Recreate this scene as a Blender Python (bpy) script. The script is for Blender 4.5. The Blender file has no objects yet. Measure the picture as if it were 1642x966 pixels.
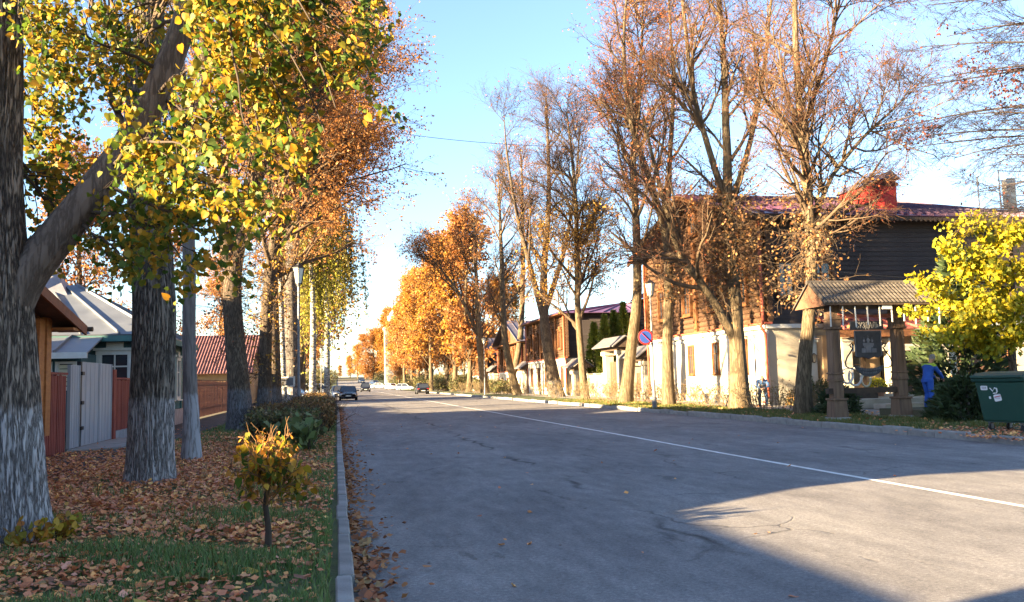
import bpy, bmesh, math, random
import numpy as np
from mathutils import Vector, Matrix
S = bpy.context.scene
COL = S.collection
PI = math.pi
rnd = random.Random(7)
nrg = np.random.default_rng(7)

# ------------------------------------------------------------------ camera
F_PX, W_PX, H_PX, EYE = 1400.0, 1642, 966, 1.6
ROLL, PITCH, YAW = math.radians(1.4), math.radians(5.187), math.radians(11.429)
_fw = Vector((math.sin(YAW) * math.cos(PITCH), math.cos(YAW) * math.cos(PITCH), math.sin(PITCH)))
_r0 = Vector((math.cos(YAW), -math.sin(YAW), 0)); _u0 = _r0.cross(_fw)
_R = math.cos(ROLL) * _r0 - math.sin(ROLL) * _u0
_U = math.sin(ROLL) * _r0 + math.cos(ROLL) * _u0
cam_d = bpy.data.cameras.new('camera'); cam = bpy.data.objects.new('camera', cam_d); COL.objects.link(cam)
cam_d.sensor_width = 36; cam_d.lens = 36 * F_PX / W_PX; cam_d.clip_end = 6000; cam_d.clip_start = 0.05
M = Matrix.Identity(4)
for i in range(3):
    M[i][0], M[i][1], M[i][2] = _R[i], _U[i], -_fw[i]
M.translation = (0, 0, EYE)
cam.matrix_world = M
S.camera = cam

def P(px, py, Y):
    """the place on the plane y = Y that lies behind a measured pixel of the photograph"""
    d = _fw * F_PX + _R * (px - 821) - _U * (py - 483)
    t = Y / d.y
    return Vector((d.x * t, Y, EYE + d.z * t))

# ------------------------------------------------------------------ light
SUN_EL, SUN_AZ = math.radians(12.0), math.radians(16.5)      # light travels towards (cos az, sin az)
sd = Vector((math.cos(SUN_AZ) * math.cos(SUN_EL), math.sin(SUN_AZ) * math.cos(SUN_EL), -math.sin(SUN_EL)))
sl = bpy.data.lights.new('sun', 'SUN'); so = bpy.data.objects.new('sun', sl); COL.objects.link(so)
sl.energy = 5.0; sl.angle = math.radians(0.5); sl.color = (1.0, 0.76, 0.43)
so.rotation_euler = sd.to_track_quat('-Z', 'Y').to_euler()
so.location = (-60, -5, 40)
wd = bpy.data.worlds.new('World'); S.world = wd; wd.use_nodes = True
nt = wd.node_tree; nt.nodes.clear()
wo = nt.nodes.new('ShaderNodeOutputWorld'); bg = nt.nodes.new('ShaderNodeBackground'); sk = nt.nodes.new('ShaderNodeTexSky')
sk.sky_type = 'NISHITA'; sk.sun_disc = False; sk.sun_elevation = SUN_EL
# sun direction in the sky: rotation 0 is +Y, clockwise seen from above
sk.sun_rotation = math.atan2(-sd.x, -sd.y)
sk.air_density = 1.0; sk.dust_density = .35; sk.ozone_density = 3.0
bg.inputs[1].default_value = 0.05
hz = nt.nodes.new('ShaderNodeHueSaturation'); hz.inputs['Saturation'].default_value = .94; hz.inputs['Hue'].default_value = .503   # thin high haze pales the blue
nt.links.new(sk.outputs[0], hz.inputs['Color']); nt.links.new(hz.outputs[0], bg.inputs[0]); nt.links.new(bg.outputs[0], wo.inputs[0])
S.view_settings.view_transform = 'Standard'; S.view_settings.look = 'None'
S.view_settings.exposure = 3.45; S.view_settings.gamma = 1.0
try: S.view_settings.use_curve_mapping = False
except Exception: pass
S.render.engine = 'CYCLES'
S.cycles.max_bounces = 6; S.cycles.diffuse_bounces = 3; S.cycles.transparent_max_bounces = 8

# ------------------------------------------------------------------ materials
_mats = {}
def srgb(r, g, b):
    return tuple(((c / 255) / 12.92 if c / 255 <= .04045 else ((c / 255 + .055) / 1.055) ** 2.4) for c in (r, g, b))
def pm(name, c1, c2=None, scale=6.0, rough=.8, bump=.15, bscale=None, stretch=(1, 1, 1), detail=5, metal=0, objrand=.0, spec=.35):
    """procedural material: two colours mixed by noise, with a fine relief"""
    if name in _mats: return _mats[name]
    m = bpy.data.materials.new(name); m.use_nodes = True; t = m.node_tree; N = t.nodes; L = t.links
    b = N['Principled BSDF']; b.inputs['Roughness'].default_value = rough; b.inputs['Metallic'].default_value = metal
    b.inputs['Specular IOR Level'].default_value = spec
    tc = N.new('ShaderNodeTexCoord'); mp = N.new('ShaderNodeMapping'); mp.inputs['Scale'].default_value = stretch
    L.new(tc.outputs['Object'], mp.inputs[0])
    nz = N.new('ShaderNodeTexNoise'); nz.inputs['Scale'].default_value = scale; nz.inputs['Detail'].default_value = detail
    L.new(mp.outputs[0], nz.inputs[0])
    rp = N.new('ShaderNodeValToRGB'); rp.color_ramp.elements[0].position = .32; rp.color_ramp.elements[1].position = .68
    c2 = c2 or tuple(c * .72 for c in c1)
    rp.color_ramp.elements[0].color = (*c2, 1); rp.color_ramp.elements[1].color = (*c1, 1)
    L.new(nz.outputs[0], rp.inputs[0]); last = rp.outputs[0]
    if objrand:
        oi = N.new('ShaderNodeObjectInfo'); mr = N.new('ShaderNodeMapRange')
        mr.inputs[3].default_value = 1 - objrand; mr.inputs[4].default_value = 1 + objrand * .6
        L.new(oi.outputs['Random'], mr.inputs[0])
        hs = N.new('ShaderNodeHueSaturation'); L.new(mr.outputs[0], hs.inputs['Value']); L.new(last, hs.inputs['Color']); last = hs.outputs[0]
    L.new(last, b.inputs['Base Color'])
    if bump:
        n2 = N.new('ShaderNodeTexNoise'); n2.inputs['Scale'].default_value = bscale or scale * 4; n2.inputs['Detail'].default_value = 6
        L.new(mp.outputs[0], n2.inputs[0])
        bp = N.new('ShaderNodeBump'); bp.inputs['Strength'].default_value = bump; bp.inputs['Distance'].default_value = .02
        L.new(n2.outputs[0], bp.inputs['Height']); L.new(bp.outputs[0], b.inputs['Normal'])
    _mats[name] = m; return m
def leafmat(name, cols, transl=.35, rough=.55, per='island'):
    """leaf colours drawn at random for every leaf, part of the light shining through"""
    if name in _mats: return _mats[name]
    m = bpy.data.materials.new(name); m.use_nodes = True; t = m.node_tree; N = t.nodes; L = t.links
    b = N['Principled BSDF']; out = N['Material Output']; b.inputs['Roughness'].default_value = rough; b.inputs['Specular IOR Level'].default_value = .3
    if per == 'island': g = N.new('ShaderNodeNewGeometry'); src = g.outputs['Random Per Island']
    else: g = N.new('ShaderNodeObjectInfo'); src = g.outputs['Random']
    rp = N.new('ShaderNodeValToRGB'); e = rp.color_ramp.elements; n = len(cols)
    e[0].position = 0; e[0].color = (*cols[0], 1); e[1].position = 1 if n == 2 else 1 / (n - 1); e[1].color = (*cols[1], 1)
    for i in range(2, n):
        x = e.new(i / (n - 1)); x.color = (*cols[i], 1)
    L.new(src, rp.inputs[0]); L.new(rp.outputs[0], b.inputs['Base Color'])
    tr = N.new('ShaderNodeBsdfTranslucent'); mx = N.new('ShaderNodeMixShader'); mx.inputs[0].default_value = transl
    L.new(rp.outputs[0], tr.inputs[0]); L.new(b.outputs[0], mx.inputs[1]); L.new(tr.outputs[0], mx.inputs[2]); L.new(mx.outputs[0], out.inputs[0])
    _mats[name] = m; return m
def barkmat(name, c1, c2, wash=None, wash_h=1.3, vs=26.0, bump=.9):
    """furrowed bark; wash = colour of the limewash painted round the foot of the tree"""
    if name in _mats: return _mats[name]
    m = bpy.data.materials.new(name); m.use_nodes = True; t = m.node_tree; N = t.nodes; L = t.links
    b = N['Principled BSDF']; b.inputs['Roughness'].default_value = .9; b.inputs['Specular IOR Level'].default_value = .2
    tc = N.new('ShaderNodeTexCoord'); mp = N.new('ShaderNodeMapping'); mp.inputs['Scale'].default_value = (1, 1, .11)
    L.new(tc.outputs['Object'], mp.inputs[0])
    nz = N.new('ShaderNodeTexNoise'); nz.inputs['Scale'].default_value = vs; nz.inputs['Detail'].default_value = 6; nz.inputs['Roughness'].default_value = .6
    L.new(mp.outputs[0], nz.inputs[0])
    # interlacing furrows: dark lines where a stretched noise crosses its mean
    s1 = N.new('ShaderNodeMath'); s1.operation = 'SUBTRACT'; s1.inputs[1].default_value = .5; L.new(nz.outputs[0], s1.inputs[0])
    s2 = N.new('ShaderNodeMath'); s2.operation = 'ABSOLUTE'; L.new(s1.outputs[0], s2.inputs[0])
    fur = N.new('ShaderNodeMapRange'); fur.inputs[1].default_value = .0; fur.inputs[2].default_value = .085; L.new(s2.outputs[0], fur.inputs[0])
    big = N.new('ShaderNodeTexNoise'); big.inputs['Scale'].default_value = 2.2; big.inputs['Detail'].default_value = 4; L.new(tc.outputs['Object'], big.inputs[0])
    bm = N.new('ShaderNodeMapRange'); bm.inputs[1].default_value = .35; bm.inputs[2].default_value = .65; bm.inputs[3].default_value = .62; bm.inputs[4].default_value = 1.1; L.new(big.outputs[0], bm.inputs[0])
    fm = N.new('ShaderNodeMath'); fm.operation = 'MULTIPLY'; L.new(fur.outputs[0], fm.inputs[0]); L.new(bm.outputs[0], fm.inputs[1])
    rp = N.new('ShaderNodeValToRGB'); rp.color_ramp.elements[0].position = .1; rp.color_ramp.elements[1].position = .95
    rp.color_ramp.elements[0].color = (*c2, 1); rp.color_ramp.elements[1].color = (*c1, 1)
    L.new(fm.outputs[0], rp.inputs[0]); last = rp.outputs[0]
    if wash:
        sp = N.new('ShaderNodeSeparateXYZ'); L.new(tc.outputs['Object'], sp.inputs[0])
        n3 = N.new('ShaderNodeTexNoise'); n3.inputs['Scale'].default_value = 9; L.new(tc.outputs['Object'], n3.inputs[0])
        ad = N.new('ShaderNodeMath'); ad.operation = 'MULTIPLY_ADD'; ad.inputs[1].default_value = .25
        L.new(n3.outputs[0], ad.inputs[0]); L.new(sp.outputs[2], ad.inputs[2])
        mr = N.new('ShaderNodeMapRange'); mr.inputs[1].default_value = wash_h + .2; mr.inputs[2].default_value = wash_h + .08
        L.new(ad.outputs[0], mr.inputs[0])
        # the wash wears off in the furrows
        mul = N.new('ShaderNodeMath'); mul.operation = 'MULTIPLY'; wr = N.new('ShaderNodeMapRange')
        wr.inputs[1].default_value = .1; wr.inputs[2].default_value = .6; wr.inputs[3].default_value = .25; wr.inputs[4].default_value = .92
        L.new(fm.outputs[0], wr.inputs[0]); L.new(mr.outputs[0], mul.inputs[0]); L.new(wr.outputs[0], mul.inputs[1])
        mx = N.new('ShaderNodeMix'); mx.data_type = 'RGBA'; mx.inputs[7].default_value = (*wash, 1)
        L.new(mul.outputs[0], mx.inputs[0]); L.new(last, mx.inputs[6]); last = mx.outputs[2]
    L.new(last, b.inputs['Base Color'])
    bp = N.new('ShaderNodeBump'); bp.inputs['Strength'].default_value = bump; bp.inputs['Distance'].default_value = .03
    L.new(fur.outputs[0], bp.inputs['Height']); L.new(bp.outputs[0], b.inputs['Normal'])
    _mats[name] = m; return m
def glassmat():
    if 'window glass' in _mats: return _mats['window glass']
    m = bpy.data.materials.new('window glass'); m.use_nodes = True; b = m.node_tree.nodes['Principled BSDF']
    b.inputs['Base Color'].default_value = (.03, .035, .045, 1); b.inputs['Roughness'].default_value = .06; b.inputs['Specular IOR Level'].default_value = .8
    _mats['window glass'] = m; return m

# ------------------------------------------------------------------ building blocks
KIDS = {}
def prop(o, label=None, cat=None, group=None, kind=None):
    if label: o['label'] = label
    if cat: o['category'] = cat
    if group: o['group'] = group
    if kind: o['kind'] = kind
    return o
def empty(name, loc, label=None, cat=None, group=None, rz=0):
    o = bpy.data.objects.new(name, None); COL.objects.link(o); o.location = loc; o.rotation_euler[2] = rz
    o.empty_display_size = .2
    return prop(o, label, cat, group)
def wloc(o):
    v = Vector((0, 0, 0))
    while o is not None:
        v = v + Vector(o.location); o = o.parent
    return v
def link(name, me, mat, parent=None, loc=(0, 0, 0), rz=0):
    o = bpy.data.objects.new(name, me); COL.objects.link(o)
    if mat is not None:
        if len(me.materials) == 0: me.materials.append(mat)
    o.location = loc; o.rotation_euler[2] = rz
    if parent is not None:
        o.parent = parent; KIDS.setdefault(parent.name, []).append(o)
    return o
def npmesh(name, verts, faces, smooth=False):
    """mesh from arrays; faces is a list of (k, n) index arrays, n = 3 or 4"""
    me = bpy.data.meshes.new(name)
    v = np.asarray(verts, dtype=np.float32); faces = [np.asarray(f, dtype=np.int32) for f in faces if len(f)]
    nl = sum(f.size for f in faces); nf = sum(len(f) for f in faces)
    me.vertices.add(len(v)); me.vertices.foreach_set('co', v.ravel())
    me.loops.add(nl); me.polygons.add(nf)
    me.loops.foreach_set('vertex_index', np.concatenate([f.ravel() for f in faces]))
    tot = np.concatenate([np.full(len(f), f.shape[1], dtype=np.int32) for f in faces])
    st = np.concatenate([[0], np.cumsum(tot)[:-1]]).astype(np.int32)
    me.polygons.foreach_set('loop_start', st)
    try: me.polygons.foreach_set('loop_total', tot)
    except Exception: pass
    if smooth: me.polygons.foreach_set('use_smooth', np.ones(nf, dtype=bool))
    me.update(calc_edges=True); me.validate()
    return me
class MB:
    """collects simple solids, then links them as ONE mesh object"""
    def __init__(s): s.v = []; s.f = []
    def add(s, vs, fs):
        n = len(s.v); s.v += [tuple(v) for v in vs]; s.f += [tuple(i + n for i in f) for f in fs]; return s
    def box(s, x0, x1, y0, y1, z0, z1):
        vs = [(x0, y0, z0), (x1, y0, z0), (x1, y1, z0), (x0, y1, z0), (x0, y0, z1), (x1, y0, z1), (x1, y1, z1), (x0, y1, z1)]
        return s.add(vs, [(0, 3, 2, 1), (4, 5, 6, 7), (0, 1, 5, 4), (1, 2, 6, 5), (2, 3, 7, 6), (3, 0, 4, 7)])
    def frustum(s, cx, cy, z0, z1, a0, a1, b0=None, b1=None):
        b0 = a0 if b0 is None else b0; b1 = a1 if b1 is None else b1
        vs = [(cx - a0, cy - b0, z0), (cx + a0, cy - b0, z0), (cx + a0, cy + b0, z0), (cx - a0, cy + b0, z0),
              (cx - a1, cy - b1, z1), (cx + a1, cy - b1, z1), (cx + a1, cy + b1, z1), (cx - a1, cy + b1, z1)]
        return s.add(vs, [(0, 3, 2, 1), (4, 5, 6, 7), (0, 1, 5, 4), (1, 2, 6, 5), (2, 3, 7, 6), (3, 0, 4, 7)])
    def slab(s, pts, d):
        """polygon pts extruded by the vector d"""
        n = len(pts); d = Vector(d); a = [Vector(p) for p in pts]; b = [p + d for p in a]
        fs = [tuple(range(n)), tuple(reversed(range(n, 2 * n)))] + [(i, n + i, n + (i + 1) % n, (i + 1) % n) for i in range(n)]
        return s.add(a + b, fs)
    def beam(s, p, q, w, h, up=(0, 0, 1)):
        p = Vector(p); q = Vector(q); d = (q - p).normalized(); sx = d.cross(Vector(up))
        if sx.length < 1e-4: sx = d.cross(Vector((1, 0, 0)))
        sx.normalize(); u = sx.cross(d); c = [(-w / 2, -h / 2), (w / 2, -h / 2), (w / 2, h / 2), (-w / 2, h / 2)]
        vs = [p + sx * a + u * b for a, b in c] + [q + sx * a + u * b for a, b in c]
        return s.add(vs, [(0, 1, 2, 3), (7, 6, 5, 4), (0, 4, 5, 1), (1, 5, 6, 2), (2, 6, 7, 3), (3, 7, 4, 0)])
    def tube(s, pts, r, n=8, cap=True):
        pts = [Vector(p) for p in pts]; m = len(pts); r = r if hasattr(r, '__len__') else [r] * m
        base = len(s.v); prev = None
        for i, p in enumerate(pts):
            d = (pts[min(i + 1, m - 1)] - pts[max(i - 1, 0)]).normalized()
            if prev is None: a = d.cross(Vector((.13, .27, 1)) if abs(d.z) < .95 else Vector((1, .1, 0))).normalized()
            else: a = (prev - d * prev.dot(d)).normalized()
            prev = a; b = d.cross(a)
            for k in range(n):
                t = 2 * PI * k / n; s.v.append(tuple(p + (a * math.cos(t) + b * math.sin(t)) * r[i]))
        for i in range(m - 1):
            for k in range(n):
                s.f.append((base + i * n + k, base + i * n + (k + 1) % n, base + (i + 1) * n + (k + 1) % n, base + (i + 1) * n + k))
        if cap:
            s.f.append(tuple(base + k for k in reversed(range(n)))); s.f.append(tuple(base + (m - 1) * n + k for k in range(n)))
        return s
    def lathe(s, cx, cy, prof, n=12):
        base = len(s.v)
        for z, r in prof:
            for k in range(n):
                t = 2 * PI * (k + .5) / n; s.v.append((cx + r * math.cos(t), cy + r * math.sin(t), z))
        m = len(prof)
        for i in range(m - 1):
            for k in range(n):
                s.f.append((base + i * n + k, base + i * n + (k + 1) % n, base + (i + 1) * n + (k + 1) % n, base + (i + 1) * n + k))
        s.f.append(tuple(base + k for k in reversed(range(n)))); s.f.append(tuple(base + (m - 1) * n + k for k in range(n)))
        return s
    def mesh(s, name, off=(0, 0, 0), smooth=False):
        me = bpy.data.meshes.new(name); o = Vector(off)
        me.from_pydata([Vector(v) - o for v in s.v], [], s.f); me.update()
        if smooth:
            me.polygons.foreach_set('use_smooth', [True] * len(me.polygons))
        return me
    def build(s, name, mat, parent=None, bevel=0, smooth=False, origin=None):
        """vertices are given in world metres; parts are stored relative to their parent"""
        off = wloc(parent) if parent is not None else Vector((0, 0, 0))
        loc = Vector((0, 0, 0))
        if origin is not None:
            loc = Vector(origin) - off; off = Vector(origin)
        o = link(name, s.mesh(name, off, smooth), mat, parent, loc)
        if bevel:
            md = o.modifiers.new('edge', 'BEVEL'); md.width = bevel; md.segments = 1; md.limit_method = 'ANGLE'
        return o
def copy_tree(o, parent=None, loc=None, rz=None, sc=None, label=None):
    c = o.copy(); COL.objects.link(c)
    if parent is not None:
        c.parent = parent; KIDS.setdefault(parent.name, []).append(c)
    if loc is not None: c.location = loc
    if rz is not None: c.rotation_euler[2] = rz
    if sc is not None: c.scale = sc if hasattr(sc, '__len__') else (sc,) * 3
    if label: c['label'] = label
    for ch in list(KIDS.get(o.name, [])):
        copy_tree(ch, c)
    return c
def repeat(name, me, mat, parent, locs, rzs=None):
    """alike pieces that share one mesh, each an object of its own"""
    r = []
    for i, l in enumerate(locs):
        r.append(link(name, me, mat, parent, l, rzs[i] if rzs else 0))
    return r

# ------------------------------------------------------------------ trees: arrays of polylines grown level by level
def unit(a): return a / np.maximum(np.linalg.norm(a, axis=-1, keepdims=True), 1e-9)
def grow(g, p, d, ln, r0, n, wig, up, taper=.35, droop=0):
    N = len(p); pts = np.empty((N, n, 3)); pts[:, 0] = p; d = unit(d.copy()); st = (ln / (n - 1))[:, None]
    upv = np.array([0, 0, 1.0])
    for i in range(1, n):
        d = unit(d + g.normal(0, wig, (N, 3)) + upv * (up - droop * i / n))
        pts[:, i] = pts[:, i - 1] + d * st
    f = np.linspace(1, taper, n)[None]
    return pts, r0[:, None] * f
def kids(g, pts, rad, k, t0, t1, a0, a1, flat=0.0, bias=None):
    """k shoots from each polyline: start points, directions and the parent's radius there"""
    N, n, _ = pts.shape; idx = np.repeat(np.arange(N), k); t = g.uniform(t0, t1, N * k) * (n - 1.001)
    i = t.astype(int); fr = (t - i)[:, None]; a = pts[idx, i]; b = pts[idx, i + 1]
    s = a * (1 - fr) + b * fr; d = unit(b - a); r = rad[idx, i] * (1 - fr[:, 0]) + rad[idx, i + 1] * fr[:, 0]
    q = g.normal(0, 1, (N * k, 3)); q[:, 2] *= (1 - flat)
    if bias is not None: q = q + np.asarray(bias)
    q = unit(q - d * np.sum(q * d, 1, keepdims=True)); an = g.uniform(a0, a1, N * k)[:, None]
    return s, d * np.cos(an) + q * np.sin(an), r, t / (n - 1), idx
def tubes(pts, rad, sides):
    N, n, _ = pts.shape; tan = np.empty_like(pts)
    tan[:, 1:-1] = pts[:, 2:] - pts[:, :-2]; tan[:, 0] = pts[:, 1] - pts[:, 0]; tan[:, -1] = pts[:, -1] - pts[:, -2]; tan = unit(tan)
    ref = np.where(np.abs(tan[:, :1, 2:3]) > .9, np.array([1.0, .2, 0]), np.array([.1, .2, 1.0]))
    a = unit(np.cross(tan, np.broadcast_to(ref, tan.shape))); b = np.cross(tan, a)
    th = np.arange(sides) * 2 * PI / sides
    v = pts[:, :, None] + rad[:, :, None, None] * (a[:, :, None] * np.cos(th)[:, None] + b[:, :, None] * np.sin(th)[:, None])
    base = (np.arange(N) * n * sides)[:, None, None]; i = (np.arange(n - 1) * sides)[None, :, None]; k = np.arange(sides)[None, None]
    k2 = (k + 1) % sides
    f = np.stack([base + i + k, base + i + k2, base + i + sides + k2, base + i + sides + k], -1).reshape(-1, 4)
    return v.reshape(-1, 3), f
def join(parts):
    vs, fs, o = [], [], 0
    for v, f in parts:
        if len(v) == 0: continue
        vs.append(v); fs.append(f + o); o += len(v)
    return np.concatenate(vs), fs
LEAF = np.array([[0, 0, 0], [.5, .42, .08], [1.05, 0, 0], [.5, -.42, .08]])
def leaves(g, pos, size, hang=.5, flat=0.0, shape=LEAF, sv=.3):
    """one small folded leaf at every position"""
    N = len(pos); ax = g.normal(0, 1, (N, 3)); ax[:, 2] -= hang * 2; ax = unit(ax)
    q = g.normal(0, 1, (N, 3)); q[:, 2] *= (1 - flat); sx = unit(np.cross(ax, q)); up = np.cross(ax, sx)
    s = size * (1 + g.uniform(-sv, sv, N)); m = len(shape)
    v = pos[:, None] + s[:, None, None] * (shape[None, :, :1] * ax[:, None] + shape[None, :, 1:2] * sx[:, None] + shape[None, :, 2:] * up[:, None])
    base = (np.arange(N) * m)[:, None]
    if m == 4: return v.reshape(-1, 3), (base + np.arange(4)[None])
    fan = np.array([[0, i, i + 1] for i in range(1, m - 1)])
    return v.reshape(-1, 3), (base[:, :, None] + fan[None]).reshape(-1, 3)
def spline(ctrl, n):
    """smooth polyline through control points (x, y, z, r)"""
    c = np.asarray(ctrl, float); m = len(c); t = np.linspace(0, m - 1.0001, n); i = t.astype(int); u = (t - i)[:, None]
    p0 = c[np.maximum(i - 1, 0)]; p1 = c[i]; p2 = c[np.minimum(i + 1, m - 1)]; p3 = c[np.minimum(i + 2, m - 1)]
    q = .5 * ((2 * p1) + (-p0 + p2) * u + (2 * p0 - 5 * p1 + 4 * p2 - p3) * u ** 2 + (-p0 + 3 * p1 - 3 * p2 + p3) * u ** 3)
    return q[:, :3], np.maximum(q[:, 3], .004)
def ridged(pts, rad, sides, g, ridges=16, depth=.02, flare=.5, base_r=None):
    """a thick trunk whose bark furrows are real relief"""
    n = len(pts); v = np.empty((n, sides, 3)); th = np.arange(sides) * 2 * PI / sides
    L = np.concatenate([[0], np.cumsum(np.linalg.norm(np.diff(pts, axis=0), axis=1))])
    ph = g.uniform(0, 6.28, 8); roots = g.integers(4, 7)
    tan = unit(np.gradient(pts, axis=0)); ref = np.array([1.0, .15, 0]); a = unit(np.cross(np.broadcast_to(ref, tan.shape), tan)); b = np.cross(tan, a)
    for i in range(n):
        l = L[i]; tw = .35 * np.sin(l * 1.7 + ph[0]) + .2 * np.sin(l * 4.1 + ph[1])
        w = np.abs(np.sin((ridges / 2) * th + tw * 3 + .9 * np.sin(2 * th + l * 2.3 + ph[2]) + .7 * np.sin(5 * th - l * 3.1 + ph[3])))
        w2 = np.abs(np.sin(ridges * .9 * th + 2.5 * np.sin(l * 2.2 + 3 * th + ph[4])))
        fl = flare * math.exp(-l / .20) * (1 + .45 * np.cos(roots * th + ph[5]))
        low = .04 * np.sin(2 * th + ph[6] + l * .5) + .03 * np.sin(3 * th + ph[7] - l * .8)
        r = rad[i] * (1 + fl + low) + depth * (w ** .6 + .5 * w2 - .9) * min(1.0, rad[i] / .2)
        v[i] = pts[i] + r[:, None] * (a[i] * np.cos(th)[:, None] + b[i] * np.sin(th)[:, None])
    i = (np.arange(n - 1) * sides)[:, None]; k = np.arange(sides)[None]; k2 = (k + 1) % sides
    f = np.stack([i + k, i + k2, i + sides + k2, i + sides + k], -1).reshape(-1, 4)
    return v.reshape(-1, 3), f

# ================================================================== THE SETTING
def zt(y):
    t = min(max((y - 190) / 270, 0), 1); return 5.2 * t * t * (3 - 2 * t)
def sheet(name, x0, x1, ys, z, mat, nx=1, kind='structure'):
    xs = np.linspace(x0, x1, nx + 1) if not hasattr(x0, '__len__') else np.asarray(x0)
    v = [(x, y, z + zt(y)) for y in ys for x in xs]; n = len(xs)
    f = [(j * n + i, j * n + i + 1, (j + 1) * n + i + 1, (j + 1) * n + i) for j in range(len(ys) - 1) for i in range(n - 1)]
    me = bpy.data.meshes.new(name); me.from_pydata(v, [], f); me.update()
    return prop(link(name, me, mat), kind=kind)
YS = [-60, -20, 0, 30, 60, 100, 150, 190] + [190 + 18 * i for i in range(1, 16)] + [520, 700]
YR = [y for y in YS if y < 350]

def asphalt(name, c1, c2, lines=True):
    m = bpy.data.materials.new(name); m.use_nodes = True; t = m.node_tree; N = t.nodes; L = t.links
    b = N['Principled BSDF']; b.inputs['Roughness'].default_value = .9; b.inputs['Specular IOR Level'].default_value = .04
    tc = N.new('ShaderNodeTexCoord'); mp = N.new('ShaderNodeMapping'); mp.inputs['Scale'].default_value = (1, .35, 1); L.new(tc.outputs['Object'], mp.inputs[0])
    def noise(sc, det, src, rough=.55):
        n = N.new('ShaderNodeTexNoise'); n.inputs['Scale'].default_value = sc; n.inputs['Detail'].default_value = det; n.inputs['Roughness'].default_value = rough; L.new(src, n.inputs[0]); return n.outputs[0]
    def mrange(src, a, b_, c, d):
        r = N.new('ShaderNodeMapRange'); r.inputs[1].default_value = a; r.inputs[2].default_value = b_; r.inputs[3].default_value = c; r.inputs[4].default_value = d; L.new(src, r.inputs[0]); return r.outputs[0]
    def math_(op, a, b_):
        r = N.new('ShaderNodeMath'); r.operation = op
        for i, x in enumerate((a, b_)):
            if isinstance(x, (int, float)): r.inputs[i].default_value = x
            else: L.new(x, r.inputs[i])
        return r.outputs[0]
    big = noise(.45, 4, mp.outputs[0]); fine = noise(140, 3, tc.outputs['Object'], .7); mid = noise(5, 6, mp.outputs[0])
    grit = N.new('ShaderNodeTexVoronoi'); grit.inputs['Scale'].default_value = 110; L.new(tc.outputs['Object'], grit.inputs[0])
    ramp = N.new('ShaderNodeValToRGB'); ramp.color_ramp.elements[0].position = .38; ramp.color_ramp.elements[1].position = .62
    ramp.color_ramp.elements[0].color = (*c2, 1); ramp.color_ramp.elements[1].color = (*c1, 1)
    mixv = math_('ADD', math_('MULTIPLY', big, .55), math_('MULTIPLY', mid, .45)); L.new(mixv, ramp.inputs[0])
    # worn seams and cracks
    wob = N.new('ShaderNodeTexNoise'); wob.inputs['Scale'].default_value = .8; wob.inputs['Detail'].default_value = 5; L.new(tc.outputs['Object'], wob.inputs[0])
    va = N.new('ShaderNodeVectorMath'); va.operation = 'MULTIPLY_ADD'; va.inputs[1].default_value = (1.3, 1.3, 0); L.new(wob.outputs[1], va.inputs[0]); L.new(tc.outputs['Object'], va.inputs[2])
    vo = N.new('ShaderNodeTexVoronoi'); vo.feature = 'DISTANCE_TO_EDGE'; vo.inputs['Scale'].default_value = .3; L.new(va.outputs[0], vo.inputs[0])
    msk = mrange(noise(.35, 2, tc.outputs['Object']), .50, .60, 0, .9)
    crack = math_('MULTIPLY', mrange(vo.outputs[0], 0, .007, 1, 0), msk)
    sx = N.new('ShaderNodeSeparateXYZ'); L.new(tc.outputs['Object'], sx.inputs[0])
    wig = math_('MULTIPLY', math_('SUBTRACT', wob.outputs[0], .5), 1.1)
    dist = math_('ABSOLUTE', math_('SUBTRACT', math_('ADD', sx.outputs[0], wig), 3.55), 0)
    seam = math_('MULTIPLY', mrange(dist, .01, .10, 1, 0), mrange(noise(.25, 3, tc.outputs['Object']), .44, .54, 0, 1))
    hole = mrange(noise(1.1, 5, mp.outputs[0], .7), .62, .66, 0, 1)
    dark = math_('MAXIMUM', math_('MAXIMUM', math_('MULTIPLY', crack, .5), math_('MULTIPLY', seam, .6)), math_('MULTIPLY', hole, .28)) if lines else math_('MULTIPLY', crack, .5)
    val = math_('MULTIPLY', math_('SUBTRACT', 1, dark), mrange(fine, .25, .75, .62, 1.38))
    grain = noise(22, 4, tc.outputs['Object'], .75); speck = N.new('ShaderNodeTexVoronoi'); speck.inputs['Scale'].default_value = 38; L.new(tc.outputs['Object'], speck.inputs[0])
    lane = noise(1.6, 3, mp.outputs[0], .5)
    val2 = math_('MULTIPLY', math_('MULTIPLY', val, mrange(grit.outputs[0], 0, .7, 1.12, .86)), math_('MULTIPLY', mrange(grain, .3, .7, .74, 1.24), math_('MULTIPLY', mrange(speck.outputs[0], .0, .6, 1.16, .9), mrange(lane, .35, .65, .9, 1.08))))
    hs = N.new('ShaderNodeHueSaturation'); L.new(val2, hs.inputs['Value']); L.new(ramp.outputs[0], hs.inputs['Color']); L.new(hs.outputs[0], b.inputs['Base Color'])
    h = math_('ADD', math_('MULTIPLY', fine, .35), math_('MULTIPLY', math_('SUBTRACT', 0, dark), 1.5))
    bp = N.new('ShaderNodeBump'); bp.inputs['Strength'].default_value = .6; bp.inputs['Distance'].default_value = .015; L.new(h, bp.inputs['Height']); L.new(bp.outputs[0], b.inputs['Normal'])
    return m
ROADM = asphalt('old asphalt', (.285, .268, .26), (.185, .174, .176))
PATHM = asphalt('path asphalt', (.13, .12, .115), (.085, .08, .08), False)
SOIL = pm('soil', (.10, .085, .055), (.05, .055, .03), 1.5, .95, .6, 20)
GRASSY = pm('turf', (.075, .10, .03), (.05, .055, .025), 3, .95, .7, 30)
KERBM = pm('kerb concrete', (.29, .275, .26), (.19, .18, .175), 5, .9, .5, 60, objrand=.12)
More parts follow.
